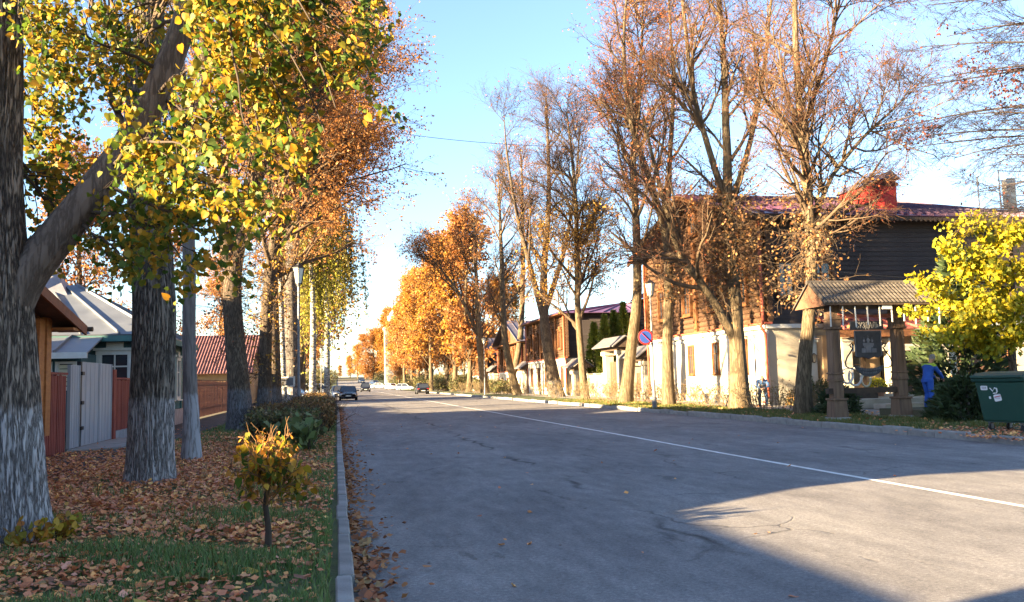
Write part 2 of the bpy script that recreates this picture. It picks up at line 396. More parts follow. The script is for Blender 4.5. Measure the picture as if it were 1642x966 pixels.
sheet('ground', [-2500, -600, -200, -80, -30, 0, 30, 80, 200, 600, 2500], None, [-400, -60, 0, 60, 120, 190] + YS[8:] + [1200, 4000], -.03, SOIL)
sheet('road', 0, 13.95, YR, 0, ROADM, 6)
sheet('verge', -4.3, 0, [-30, 0, 10, 20, 40, 63], .12, GRASSY, 3)
sheet('verge', 14.1, 17.4, [-20, 10, 30, 60, 120, 190] + YS[8:-1], .13, GRASSY, 3)
sheet('footpath', -6.5, -4.3, [-30, 0, 40, 63], .11, PATHM, 2)
sheet('parking_area', -9.5, -.02, [63.2, 100, 150], .012, PATHM, 2)
sheet('verge', -9.5, -.1, [150, 190] + YS[8:-1], .1, GRASSY, 2)
sheet('pavement', 17.4, 20.45, [-20, 10, 30, 60, 120, 190], .125, pm('pavement', (.30, .28, .25), (.2, .19, .17), 3, .9, .3, 40), 2)
prop((lambda m: m.build('raised_bed', SOIL))(MB().box(17.9, 20.4, 23.9, 26.6, .0, .36)), kind='structure')
sheet('yard', 20.45, 60, [-20, 10, 38.9], .10, pm('yard ground', (.22, .19, .15), (.12, .11, .08), 2, .95, .4, 20), 2)

# the painted centre line, worn at its edges
LINEM = pm('road paint', (.80, .79, .76), (.55, .54, .52), 9, .7, .2, 60, stretch=(1, .3, 1))
ly = [4 + i * 1.5 for i in range(125)] + YR[8:]
lv = []
for y in ly:
    w = .062 + rnd.uniform(-.008, .006); c = 7.78 + .02 * math.sin(y * .3)
    lv += [(c - w, y, .005 + zt(y)), (c + w, y, .005 + zt(y))]
me = bpy.data.meshes.new('centre_line'); me.from_pydata(lv, [], [(2 * i, 2 * i + 1, 2 * i + 3, 2 * i + 2) for i in range(len(ly) - 1)])
prop(link('centre_line', me, LINEM), kind='structure')

# kerbs of single stones
def kerb_stone_mesh(w, l, h, tip=.02):
    m = MB(); m.box(-w / 2, w / 2, 0, l, -.1, h - tip)
    m.frustum(0, l / 2, h - tip, h, w / 2, w / 2 - tip * .7, l / 2, l / 2 - .008)
    return m.mesh('kerb_stone')
def kerb(x, y0, y1, w, h, seed, l=1.0, jit=.012):
    r = random.Random(seed); k = bpy.data.objects.new('kerb', None); COL.objects.link(k); k.location = (x, y0, 0); k['kind'] = 'structure'
    ms = [kerb_stone_mesh(w, l - .014, h), kerb_stone_mesh(w * .97, l - .02, h - .008), kerb_stone_mesh(w, l - .01, h + .006)]
    n = int((y1 - y0) / l)
    for i in range(n):
        o = link('kerb_stone', ms[r.randrange(3)], KERBM, k, (r.uniform(-jit, jit), i * l, r.uniform(-jit, jit) + zt(y0 + i * l)), r.uniform(-jit, jit) * .5)
        o.rotation_euler[1] = r.uniform(-jit, jit)
    return k
kerb(.055, 2, 63, .125, .142, 1, 1.0, .008)
kerb(14.02, 15.6, 150, .2, .17, 2, 1.0, .03)
kerb(14.02, 2.6, 15.5, .2, .10, 3, 1.0, .02)
m = MB(); m.box(-3.4, -.3, 5.86, 6.0, .0, .16)                    # a strip of concrete set across the grass
prop(m.build('concrete_edging', KERBM, bevel=.012), 'low concrete edging strip set across the grass in the bottom corner', 'edging')

# ------------------------------------------------------------------ building helpers
WHITE = pm('white plaster', (0.441, 0.396, 0.322), (0.358, 0.317, 0.255), 1.3, .9, .15, 30)
TRIMW = pm('white trim', (0.624, 0.608, 0.576), (0.528, 0.512, 0.48), 3, .7, .1, 30)
LOGM = pm('old log', (.165, .095, .055), (.075, .042, .026), 3, .85, .7, 25, stretch=(.3, .3, 3), objrand=.25)
LOGF = pm('facade log', (0.122, 0.0622, 0.0332), (0.0605, 0.0303, 0.0164), 3, .85, .7, 25, stretch=(3, .3, 3), objrand=.22)
PLANKD = pm('dark weathered plank', (.055, .043, .042), (.028, .022, .024), 2, .85, .6, 20, stretch=(.25, 1, 3), objrand=.2)  # weathered wood, its tone darkened to stand in for shade on side walls
CARVED = pm('carved orange wood', (0.176, 0.0734, 0.026), (0.101, 0.0379, 0.0142), 5, .7, .4, 40, objrand=.15)
REDROOF = pm('purple red sheet roof', (0.0945, 0.0391, 0.078), (0.0693, 0.0275, 0.0631), 1.5, .38, .1, 8, spec=.5)
PURPLE = pm('violet sheet roof', (0.144, 0.07, 0.143), (0.102, 0.049, 0.112), 1.5, .4, .1, 8, spec=.5)
PIPER = pm('red pipe paint', (.42, .10, .055), (.30, .07, .04), 6, .5, .1)
GLASS = glassmat()
DARKW = pm('dark wood', (.07, .045, .03), (.04, .026, .02), 6, .8, .3)
IRON = pm('black iron', (.028, .028, .032), (.018, .018, .02), 10, .5, .1, metal=.4)
def window(root, axis, c, u, z0, z1, w, frame=CARVED, out=.10, cross=True, name='window', crown=True):
    """window in a wall; axis 'x' faces -x (wall plane x = c), axis 'y' faces -y; u is the position along the wall"""
    def bx(m, u0, u1, a, b, d0, d1):
        if axis == 'x': m.box(c - d1, c - d0, u0, u1, a, b)
        elif axis == '+x': m.box(c + d0, c + d1, u0, u1, a, b)
        else: m.box(u0, u1, c - d1, c - d0, a, b)
    f = w * .16; m = MB()
    bx(m, u - w / 2 - f, u - w / 2, z0 - f, z1 + f, .0, out); bx(m, u + w / 2, u + w / 2 + f, z0 - f, z1 + f, .0, out)
    bx(m, u - w / 2 - .003, u + w / 2 + .003, z1, z1 + f, .0, out - .004); bx(m, u - w / 2 - f - .06, u + w / 2 + f + .06, z0 - f - .05, z0 - f, .0, out + .07)
    bx(m, u - w / 2, u + w / 2, z0 - f + .002, z0, .0, out - .004)
    if crown:
        bx(m, u - w / 2 - f - .07, u + w / 2 + f + .07, z1 + f, z1 + f + .09, .0, out + .08)
        bx(m, u - w * .3, u + w * .3, z1 + f + .09, z1 + f + .09 + w * .22, .0, out)
    o = m.build(name, frame, root)
    s = MB()
    bx(s, u - w / 2, u - w / 2 + .05, z0, z1, .0, out * .55); bx(s, u + w / 2 - .05, u + w / 2, z0, z1, .0, out * .55)
    if cross:
        bx(s, u - .025, u + .025, z0, z1, .0, out * .5); bx(s, u - w / 2, u + w / 2, z0 + (z1 - z0) * .66, z0 + (z1 - z0) * .66 + .05, .0, out * .53)
    s.build('sash', frame, o)
    g = MB(); bx(g, u - w / 2 + .002, u + w / 2 - .002, z0 + .002, z1 - .002, .0, .02); g.build('pane', GLASS, o)
    return o
def roof_panels(root, e0, e1, r0, r1, n, mat, th=.05, seam=.06, name='roof_panel'):
    """a sheet-metal slope of n panels between eave e0-e1 and ridge r0-r1, every panel with its standing seam"""
    e0, e1, r0, r1 = map(Vector, (e0, e1, r0, r1)); nn = (e1 - e0).cross((r0 + r1) / 2 - e0).normalized()
    if nn.z < 0: nn = -nn
    for i in range(n):
        a, b = i / n, (i + 1) / n; p0, p1, q0, q1 = e0.lerp(e1, a), e0.lerp(e1, b), r0.lerp(r1, a), r0.lerp(r1, b)
        m = MB(); m.slab([p0, p1, q1, q0], nn * th)
        s = (p0 - p1).normalized() * .02
        m.slab([p0 + nn * th, p0 - s * 2 + nn * th, q0 - s * 2 + nn * th, q0 + nn * th], nn * (seam + .03))
        m.build(name, mat, root)
def logs_wall(root, p, q, z0, z1, r, mat, out, name='log', ends=.25):
    """round logs laid one on another from p to q (x, y)"""
    p = Vector((*p, 0)); q = Vector((*q, 0)); d = (q - p).normalized(); L = (q - p).length + 2 * ends
    m = MB(); n = 10; m.tube([(0, 0, 0), (L, 0, 0)], r, n); me = m.mesh(name, smooth=False)
    k = int(round((z1 - z0) / (1.82 * r))); off = wloc(root); st = (z1 - z0) / k
    for i in range(k):
        o = link(name, me, mat, root, Vector((p.x - d.x * ends, p.y - d.y * ends, z0 + (i + .5) * st)) + Vector(out) - off)
        o.rotation_euler = (rnd.uniform(0, 6), 0, math.atan2(d.y, d.x))
def planks_wall(root, p, q, z0, z1, pitch, mat, out, name='plank', t=.03):
    p = Vector((*p, 0)); q = Vector((*q, 0)); d = (q - p); L = d.length; off = wloc(root); k = int(round((z1 - z0) / pitch)); st = (z1 - z0) / k
    m = MB(); vs = [(0, -t, .0), (L, -t, .0), (L, -.0, .0), (0, 0, 0), (0, -t * .4, st - .012), (L, -t * .4, st - .012), (L, 0, st - .012), (0, 0, st - .012)]
    m.add(vs, [(0, 3, 2, 1), (4, 5, 6, 7), (0, 1, 5, 4), (1, 2, 6, 5), (2, 3, 7, 6), (3, 0, 4, 7)]); me = m.mesh(name)
    for i in range(k):
        o = link(name, me, mat, root, Vector((p.x, p.y, z0 + i * st)) + Vector(out) - off); o.rotation_euler[2] = math.atan2(d.y, d.x)

# ------------------------------------------------------------------ the big log house on a white ground floor
X1, Y1, Y2, X2 = 20.5, 39.0, 55.4, 37.0
H1 = empty('log_house', (X1, Y1, 0), 'large two storey log house with white ground floor and red chimney', 'house')
m = MB(); m.box(X1, X2, Y1, Y2, -.05, 3.95); m.build('ground_floor_wall', WHITE, H1)
m = MB(); m.box(X1 + .1, X2 - .1, Y1 + .1, Y2 - .1, 3.95, 9.45); m.build('upper_wall', DARKW, H1)
m = MB(); m.box(X1 - .16, X2, Y1 - .16, Y1, 3.8, 4.0); m.box(X1 - .16, X1, Y1, Y2 + .1, 3.8, 4.0); m.box(X1 - .07, X1, Y1 - .07, Y2, 3.55, 3.7); m.build('cornice', TRIMW, H1)
m = MB(); m.box(X1 - .28, X1 + .1, Y1 - .3, Y2 + .2, 4.003, 4.10); m.build('ledge_flashing', PIPER, H1)
m = MB(); m.box(X1 - .09, X1 - .002, Y1, Y2, -.05, .55); m.build('plinth', pm('plinth stone', (.4, .36, .3), (.28, .25, .2), 3, .9, .4, 30), H1)
for y in (39.3, 43.15, 46.7, 50.3, 55.0):
    m = MB(); m.box(X1 - .08, X1 - .002, y - .28, y + .28, .55, 3.55); m.build('pilaster', TRIMW, H1)
logs_wall(H1, (X1, Y1), (X1, Y2), 4.1, 9.3, .15, LOGF, (.06, 0, 0))
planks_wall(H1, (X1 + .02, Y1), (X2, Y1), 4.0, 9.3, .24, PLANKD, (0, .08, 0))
for y in (Y1 + .1, 47.2, Y2 - .1):
    m = MB(); m.box(X1 - .22, X1 - .085, y - .2, y + .2, 4.1, 9.3); m.build('corner_board', CARVED, H1)
for y in (41.3, 44.9, 48.4, 52.4):
    window(H1, 'x', X1 - .09, y, 5.25, 6.95, 1.0, out=.16)
for y in (41.6, 45.0, 48.4, 52.2):
    window(H1, 'x', X1 - .002, y, 1.75, 3.3, .62, out=.09, crown=False)
window(H1, 'y', Y1 + .05, 23.5, 5.4, 7.0, 1.05, out=.16)
window(H1, 'y', Y1 + .05, 21.6, 5.4, 7.0, .8, out=.16)
window(H1, 'y', Y1 - .002, 22.5, 2.9, 3.6, .5, out=.07, crown=False, frame=TRIMW)
zr, yr = 12.0, 47.0; ze = 9.35
roof_panels(H1, (X1 - 1.1, Y1 - .9, ze - .1), (X2 + .8, Y1 - .9, ze - .1), (X1 - 1.1, yr, zr), (X2 - 6, yr, zr), 26, REDROOF)
roof_panels(H1, (X1 - 1.1, Y2 + .8, ze - .1), (X2 + .8, Y2 + .8, ze - .1), (X1 - 1.1, yr, zr), (X2 - 6, yr, zr), 14, REDROOF)
roof_panels(H1, (X2 + .8, Y1 - .9, ze - .1), (X2 + .8, Y2 + .8, ze - .1), (X2 - 6, yr, zr), (X2 - 6, yr, zr), 14, REDROOF)
m = MB(); m.add([(X1 - .1, Y1, 9.3), (X1 - .1, Y2, 9.3), (X1 - .1, yr, zr - .12), (X1 + .2, Y1, 9.3), (X1 + .2, Y2, 9.3), (X1 + .2, yr, zr - .12)], [(0, 2, 1), (3, 4, 5), (0, 1, 4, 3), (1, 2, 5, 4), (2, 0, 3, 5)]); g1 = m.build('gable', LOGF, H1)
for k in range(7):
    z = 9.4 + k * .34; a = (z - 9.3) / (zr - 9.3) * 8
    m = MB(); m.box(X1 - .15, X1 - .1, Y1 + a, Y2 - a, z, z + .3); m.build('plank', LOGF, g1)
window(H1, 'x', X1 - .15, yr, 9.75, 10.9, .8, out=.14)
m = MB()
for s, ya in ((-1, Y1 - .9), (1, Y2 + .8)):
    m.beam((X1 - 1.05, ya, ze - .14), (X1 - 1.05, yr, zr - .05), .09, .34)
m.build('barge_board', CARVED, H1)
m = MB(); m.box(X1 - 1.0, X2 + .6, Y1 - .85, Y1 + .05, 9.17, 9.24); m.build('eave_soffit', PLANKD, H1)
m = MB()
for i in range(62):
    x = X1 - .9 + i * .27; m.slab([(x, Y1 - .86, 9.2), (x + .25, Y1 - .86, 9.2), (x + .25, Y1 - .86, 9.08), (x + .125, Y1 - .86, 8.99), (x, Y1 - .86, 9.08)], (0, .03, 0))
m.build('eave_fretwork', DARKW, H1)
CH = MB(); CH.box(28.05, 28.85, 40.2, 44.2, 9.6, 11.6); ch = CH.build('chimney', pm('red chimney paint', (.36, .028, .022), (.26, .02, .017), 2, .8, .3, 14), H1, bevel=.03)
m = MB(); m.add([(27.9, 40.0, 11.6), (29.0, 40.0, 11.6), (29.0, 44.4, 11.6), (27.9, 44.4, 11.6), (28.45, 40.0, 12.05), (28.45, 44.4, 12.05)], [(0, 3, 2, 1), (0, 1, 4), (1, 2, 5, 4), (2, 3, 5), (3, 0, 4, 5)]); m.build('cap', pm('dark sheet metal', (.10, .09, .11), (.07, .06, .08), 2, .4, .05), ch)
m = MB(); m.box(27.98, 28.92, 40.13, 44.27, 11.3, 11.42); m.build('band', pm('red band', (.3, .025, .02)), ch)
m = MB(); m.tube([(X1 - .3, Y1 - .12, 9.05), (X1 - .3, Y1 - .12, 4.2), (X1 - .42, Y1 - .1, 3.9), (X1 - .2, Y1 - .1, 3.55), (X1 - .2, Y1 - .1, .5), (X1 - .45, Y1 - .15, .25)], .075, 10); dp = m.build('drainpipe', PIPER, H1, smooth=True)
for z in (1.2, 2.4, 6, 8):
    m = MB(); m.lathe(X1 - (.2 if z < 4 else .3), Y1 - (.1 if z < 4 else .12), [(z, .09), (z + .06, .09)], 10); m.build('bracket', PIPER, dp)
m = MB(); m.tube([(X1 - .3, Y2 - .2, 9.05), (X1 - .3, Y2 - .2, 4.2), (X1 - .2, Y2 - .2, 3.6), (X1 - .2, Y2 - .2, .3)], .07, 8); m.build('drainpipe', PIPER, H1, smooth=True)
# roof walkway with an aerial seen above the far end of the eave
m = MB(); m.box(36.5, 37.0, 41.2, 41.7, 9.6, 12.1); cc = m.build('chimney', WHITE, H1, bevel=.03); cc['label'] = 'white chimney at the far end of the roof'
m = MB()
for x in (35.5, 37.9):
    for y in (40.7, 42.3): m.beam((x, y, 9.3), (x, y, 12.4), .06, .06)
for z in (10.2, 11, 11.8, 12.35):
    m.beam((35.5, 40.7, z), (37.9, 40.7, z), .05, .05); m.beam((37.9, 40.7, z), (37.9, 42.3, z), .05, .05)
m.build('roof_scaffold', pm('grey steel', (.45, .46, .48)), H1)

# the shop porch against the side of the house
PR = empty('shop_porch', (24.6, 37.4, .1), 'white columned shop porch with reddish sheet roof beside the log house', 'porch')
for x in (21.35, 23.15, 25.55, 28.2):
    m = MB(); m.box(x - .3, x + .3, 36.5, 37.1, .1, .5); m.box(x - .24, x + .24, 36.56, 37.04, .5, 3.0); m.box(x - .31, x + .31, 36.49, 37.11, 3.0, 3.14); c = m.build('column', WHITE, PR, bevel=.015)
    m = MB(); m.add([(x - .36, 36.44, 3.143), (x + .36, 36.44, 3.143), (x + .36, 37.16, 3.143), (x - .36, 37.16, 3.143), (x, 36.8, 3.42)], [(0, 3, 2, 1), (0, 1, 4), (1, 2, 4), (2, 3, 4), (3, 0, 4)]); m.build('cap', pm('cap tin', (.3, .22, .17)), c)
m = MB(); m.box(23.4, 29.0, 36.6, 37.0, 2.55, 2.85); m.build('lintel', WHITE, PR)
roof_panels(PR, (22.8, 36.2, 3.55), (29.6, 36.2, 3.55), (22.8, 38.9, 4.3), (29.6, 38.9, 4.3), 9, pm('pink red sheet roof', (.42, .13, .10), (.32, .09, .08), 2, .45, .05))
m = MB(); m.box(22.6, 29.3, 36.25, 36.32, 3.2, 3.52); m.build('fascia', CARVED, PR)
m = MB(); m.box(23.0, 29.2, 38.4, 38.9, .1, 3.4); m.build('back_wall', pm('ochre wall', (.5, .34, .2), (.4, .27, .16), 2, .9, .2), PR)
m = MB(); m.box(22.0, 22.1, 38.3, 38.45, .1, .2); 
for (a, b) in ((22.15, 22.85),):
    d = MB(); d.box(a, b, 38.75, 38.88, .15, 2.3); dd = d.build('door', pm('dark door', (.06, .05, .05)), PR)
    d = MB(); d.box(a + .12, b - .12, 38.72, 38.75, .5, 2.1); d.build('pane', GLASS, dd)
for x in (24.35, 26.9):
    window(PR, 'y', 38.4, x, 1.1, 2.35, 1.3, frame=DARKW, out=.08, crown=False)
m = MB()
for k in range(3): m.box(24.1, 27.6, 35.2 + k * .35, 36.4, .1 + k * .16, .1 + (k + 1) * .16 - .002)
m.build('steps', pm('step stone', (.42, .38, .32), (.3, .27, .22), 2, .9, .3), PR)
m = MB(); m.lathe(21.35, 36.42, [(2.05, .03), (2.1, .1), (2.35, .13), (2.4, .15), (2.5, .02)], 6); m.build('wall_lantern', IRON, PR)

# ------------------------------------------------------------------ wooden gate between white pillars, at the right
GT = empty('yard_gate', (30.3, 37.2, .1), 'brown plank gate hung between white pillars behind the blue worker', 'gate')
for x in (28.95, 33.5):
    w = .45 if x < 30 else 1.1
    m = MB(); m.box(x - w, x + w, 36.9, 37.6, .1, 3.3); m.box(x - w - .08, x + w + .08, 36.82, 37.68, 3.3, 3.45); m.build('pillar', WHITE, GT, bevel=.02)
m = MB(); m.box(.0, .19, 0, .05, 0, 2.35); pk = m.mesh('plank')
for i in range(14):
    link('plank', pk, pm('gate plank', (.15, .075, .045), (.075, .04, .026), 4, .8, .4, 30, stretch=(3, 3, .3), objrand=.5), GT, (-.85 + i * .207, 0, .15 + (i % 2) * .02))
m = MB(); m.box(29.42, 32.38, 37.3, 37.38, .5, .65); m.box(29.42, 32.38, 37.3, 37.38, 2.2, 2.35); m.build('rail', DARKW, GT)
for x in (29.5, 32.1):
    m = MB(); m.box(x, x + .35, 37.02, 37.15, .12, 2.75); m.build('gate_post', CARVED, GT)
m = MB(); m.box(29.4, 32.6, 36.95, 37.25, 2.75, 3.0); m.build('lintel', DARKW, GT)

# ------------------------------------------------------------------ second house
def side_house(x, y0, y1, x2, zw, ze, zr, roof, label, logm=LOGF, wins=4, arch=False, gable=True, lowwin=True):
    R = empty('wooden_house', (x, y0, 0), label, 'house')
    m = MB(); m.box(x, x2, y0, y1, -.05, zw); m.build('ground_floor_wall', WHITE, R)
    m = MB(); m.box(x + .1, x2 - .1, y0 + .1, y1 - .1, zw, ze + .1); m.build('upper_wall', DARKW, R)
    m = MB(); m.box(x - .14, x, y0 - .1, y1 + .1, zw - .2, zw - .02); m.build('cornice', TRIMW, R)
    m = MB(); m.box(x - .25, x + .05, y0 - .2, y1 + .2, zw, zw + .1); m.build('ledge_flashing', PIPER, R)
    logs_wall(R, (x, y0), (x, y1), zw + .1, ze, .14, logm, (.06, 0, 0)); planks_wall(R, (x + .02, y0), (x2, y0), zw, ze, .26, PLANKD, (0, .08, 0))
    n = wins
    for i in range(n):
        y = y0 + (i + .5) * (y1 - y0) / n; window(R, 'x', x - .085, y, zw + 1.0, zw + 2.5, .95, out=.16)
        if lowwin: window(R, 'x', x - .002, y, 1.0, min(zw - .75, 2.7), .7, out=.08, crown=False)
    for i in range(n + 1):
        y = y0 + .2 + i * (y1 - y0 - .4) / n
        m = MB(); m.box(x - .22, x - .085, y - .18, y + .18, zw + .1, ze); m.build('corner_board', CARVED, R)
        m = MB(); m.box(x - .07, x - .002, y - .22, y + .22, 0, zw - .2); m.build('pilaster', TRIMW, R)
    xm = (x + x2) / 2
    if gable:                                                     # ridge along x, gable towards the road
        ym = (y0 + y1) / 2
        roof_panels(R, (x - .9, y0 - .7, ze - .05), (x2 + .5, y0 - .7, ze - .05), (x - .9, ym, zr), (x2 + .5, ym, zr), 14, roof)
        roof_panels(R, (x - .9, y1 + .7, ze - .05), (x2 + .5, y1 + .7, ze - .05), (x - .9, ym, zr), (x2 + .5, ym, zr), 10, roof)
        m = MB(); m.slab([(x - .1, y0, ze), (x - .1, y1, ze), (x - .1, ym, zr - .1)], (.3, 0, 0)); m.build('gable', logm, R)
        window(R, 'x', x - .1, ym, ze + .4, ze + 1.4, .7, out=.12)
    else:                                                         # ridge along the road
        roof_panels(R, (x - .8, y0 - .6, ze - .05), (x - .8, y1 + .6, ze - .05), (xm, y0 + 2.5, zr), (xm, y1 - 2.5, zr), 16, roof)
        roof_panels(R, (x - .8, y0 - .6, ze - .05), (x2 + .8, y0 - .6, ze - .05), (xm, y0 + 2.5, zr), (xm, y0 + 2.5, zr), 10, roof)
        roof_panels(R, (x2 + .8, y0 - .6, ze - .05), (x2 + .8, y1 + .6, ze - .05), (xm, y0 + 2.5, zr), (xm, y1 - 2.5, zr), 6, roof)
    m = MB(); m.box(x - .85, x + .05, y0 - .6, y1 + .6, ze - .16, ze - .1); m.build('eave_soffit', CARVED, R)
    for y in (y0 - .1, y1 + .1):
        m = MB(); m.tube([(x - .25, y, ze - .2), (x - .25, y, zw + .2), (x - .12, y, zw - .3), (x - .12, y, .2)], .07, 8); m.build('drainpipe', PIPER, R, smooth=True)
    return R
side_house(20.5, 77.0, 93.0, 33, 3.5, 7.6, 8.6, PURPLE, 'wooden house with carved window frames over a white arched ground floor', wins=5, gable=False)
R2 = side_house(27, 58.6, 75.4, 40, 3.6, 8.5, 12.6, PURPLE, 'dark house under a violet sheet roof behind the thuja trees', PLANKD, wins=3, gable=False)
m = MB()
for y in (66, 66.5): m.beam((26.4, y, 8.65), (31.4, y, 11.55), .06, .06)
for k in range(12): m.beam((26.6 + k * .4, 66, 8.8 + k * .232), (26.6 + k * .4, 66.5, 8.8 + k * .232), .05, .05)
m.build('roof_ladder', pm('grey steel', (.45, .46, .48)), R2)
side_house(20.8, 97, 112, 32, 2.6, 6.0, 8.8, pm('dark slate roof', (.10, .09, .12), (.07, .065, .09), 2, .5, .1), 'brown wooden house with dark gabled roof and pale ground floor', wins=4)
side_house(21.0, 124, 137, 32, 2.4, 5.4, 8.0, pm('dark slate roof', (.10, .09, .12)), 'small brown wooden house farthest along the right pavement', wins=3)
# gateways with little pitched roofs between the houses
def gateway(x, y, label, w=3.6, hh=3.3, roofc=None, small=True):
    R = empty('gateway', (x, y, .1), label, 'gateway')
    rm = roofc or pm('gate roof slate', (.13, .12, .13), (.09, .085, .09), 3, .6, .2)
    for s in (-1, 1):
        m = MB(); c = y + s * w / 2; m.box(x - .42, x + .42, c - .42, c + .42, .1, .6); m.box(x - .34, x + .34, c - .34, c + .34, .6, hh - .3); m.box(x - .46, x + .46, c - .46, c + .46, hh - .3, hh); m.build('pillar', WHITE, R, bevel=.02)
    m = MB(); m.box(x - .4, x + .4, y - w / 2 - .5, y + w / 2 + .5, hh, hh + .35); m.build('lintel', DARKW, R)
    for s in (-1, 1):
        m = MB(); m.slab([(x + s * 1.0, y - w / 2 - 1, hh + .25), (x + s * 1.0, y + w / 2 + 1, hh + .25), (x, y + w / 2 + 1, hh + 1.0), (x, y - w / 2 - 1, hh + 1.0)], (0, 0, .08)); m.build('roof', rm, R)
    m = MB(); m.slab([(x - .9, y - w / 2 - .9, hh + .22), (x + .9, y - w / 2 - .9, hh + .22), (x, y - w / 2 - .9, hh + .92)], (0, .06, 0)); m.build('gable_board', DARKW, R)
    m = MB(); m.box(0, .05, 0, .18, 0, hh - 1.0); me = m.mesh('plank')
    for i in range(int((w - .7) / .19)):
        link('plank', me, pm('gate plank', (.15, .075, .045)), R, (0, -w / 2 + .37 + i * .19, .1))
    return R
gateway(20.6, 63.2, 'tall white gateway with slate roof before the thuja trees', 3.4, 3.6)
gateway(20.9, 58.4, 'lower white gateway with slate roof beside the log house', 2.6, 2.7)
gateway(20.6, 73.6, 'narrow white wicket with dark hood beside the arched house', 1.3, 2.3)
gateway(20.6, 94.9, 'white gateway between the arched house and the brown gabled house', 2.2, 2.6)
gateway(20.9, 117, 'pale gateway farthest down the right pavement', 3.0, 2.6)
def wall_run(x, y0, y1, h, label):
    R = empty('white_wall', (x, y0, .1), label, 'wall')
    n = max(2, int((y1 - y0) / 2.2)); st = (y1 - y0) / n
    m = MB(); m.box(x - .12, x + .12, y0, y1, .05, .9); m.build('base', WHITE, R)
    for i in range(n + 1):
        y = y0 + i * st; m = MB(); m.box(x - .22, x + .22, y - .22, y + .22, .05, h); m.box(x - .28, x + .28, y - .28, y + .28, h, h + .1); m.build('post', WHITE, R)
    for i in range(n):
        for k in range(6):
            y = y0 + i * st + .3 + k * (st - .6) / 5; m = MB(); m.box(x - .03, x + .03, y - .03, y + .03, .9, h - .2); m.build('baluster', TRIMW, R)
        m = MB(); m.box(x - .06, x + .06, y0 + i * st + .22, y0 + (i + 1) * st - .22, h - .2, h - .06); m.build('rail', TRIMW, R)
wall_run(20.6, 65.6, 72.4, 1.9, 'white wall with balusters between the two roofed gateways')
wall_run(20.7, 112.6, 115.2, 1.8, 'short pale wall beside the farthest gateway')

# ------------------------------------------------------------------ church far beyond the trees
CHU = empty('church_tower', (16.6, 262, 2.0), 'slender pale church spire rising above the distant orange trees', 'church')
m = MB(); m.frustum(16.6, 262, 1.5, 17.5, 2.6, 2.6); m.build('tower', WHITE, CHU)
m = MB(); m.box(13.7, 19.5, 259.1, 264.9, 17.5, 18.1); m.build('cornice', TRIMW, CHU)
m = MB(); m.lathe(16.6, 262, [(18.1, 1.7), (21.2, 1.7), (21.5, 1.9), (21.7, 1.2)], 8); m.build('belfry', WHITE, CHU)
m = MB(); m.lathe(16.6, 262, [(21.7, 1.2), (22.6, .9), (23.0, .35), (23.6, .5), (24.0, .4), (28.6, .05)], 10); sp = m.build('spire', pm('spire tin', (.42, .42, .44)), CHU)
m = MB(); m.box(16.55, 16.65, 261.95, 262.05, 28.5, 30.0); m.box(16.2, 17.0, 261.95, 262.05, 29.3, 29.42); m.build('cross', pm('gold', (.6, .4, .1), metal=.8, rough=.3), CHU)

# ------------------------------------------------------------------ left side: houses and fences
ORANGE = pm('orange timber', (0.414, 0.153, 0.045), (0.306, 0.104, 0.0315), 5, .65, .3, 40, stretch=(1, 1, 3), objrand=.1)
OH = empty('orange_house', (-6.45, 21.3, .1), 'orange timber house corner with brown eave behind the first trunk', 'house')
m = MB(); m.box(-15, -6.5, 7.6, 21.3, .5, 3.35); m.build('wall', ORANGE, OH)
m = MB(); m.box(-15.05, -6.42, 7.55, 21.36, .0, .62); m.build('plinth', pm('grey plinth', (.33, .33, .34), (.25, .25, .26), 4, .9, .3), OH)
planks_wall(OH, (-6.47, 7.7), (-6.47, 21.2), .64, 3.2, .17, ORANGE, (.0, 0, 0))
m = MB(); m.box(-6.5, -6.32, 21.1, 21.42, .62, 3.25); m.build('corner_board', ORANGE, OH)
m = MB(); m.box(-6.5, -6.36, 20.72, 21.09, .63, 3.2); m.build('corner_board', ORANGE, OH)
for s, ya, ze_ in ((1, 22.3, 3.05), (-1, 6.7, 4.05)):
    m = MB(); m.slab([(-15.5, ya, ze_), (-5.85, ya, ze_), (-5.85, 12.0, 5.05), (-15.5, 12.0, 5.05)], (0, 0, .07)); m.build('roof', pm('brown roof', (.16, .09, .07)), OH)
    m = MB(); m.beam((-5.83, ya, ze_ - .03), (-5.83, 12.0, 5.02), .05, .22); m.build('barge_board', pm('brown board', (.25, .09, .045)), OH)
m = MB(); m.box(-6.4, -5.85, 21.36, 22.25, 2.98, 3.04); m.build('eave_soffit', ORANGE, OH)
m = MB(); m.tube([(-15, 22.38, 3.02), (-5.7, 22.38, 3.06)], .06, 8); m.build('gutter', DARKW, OH)
m = MB(); m.slab([(-6.5, 7.6, 3.2), (-6.5, 21.3, 3.2), (-6.5, 12.0, 4.95), (-6.5, 7.6, 4.15)], (-.3, 0, 0)); m.build('gable', ORANGE, OH)
m = MB(); m.box(-12, -8, 6.5, 7.53, 0, 2.55); m.build('annex_wall', ORANGE, OH)  # unseen annex, sloped to shape the shadow edge on the road
m = MB(); m.slab([(-12, 6.4, 2.58), (-8, 6.4, 2.58), (-8, 7.53, 3.4), (-12, 7.53, 3.4)], (0, 0, .06)); m.build('annex_roof', pm('brown roof', (.16, .09, .07)), OH)

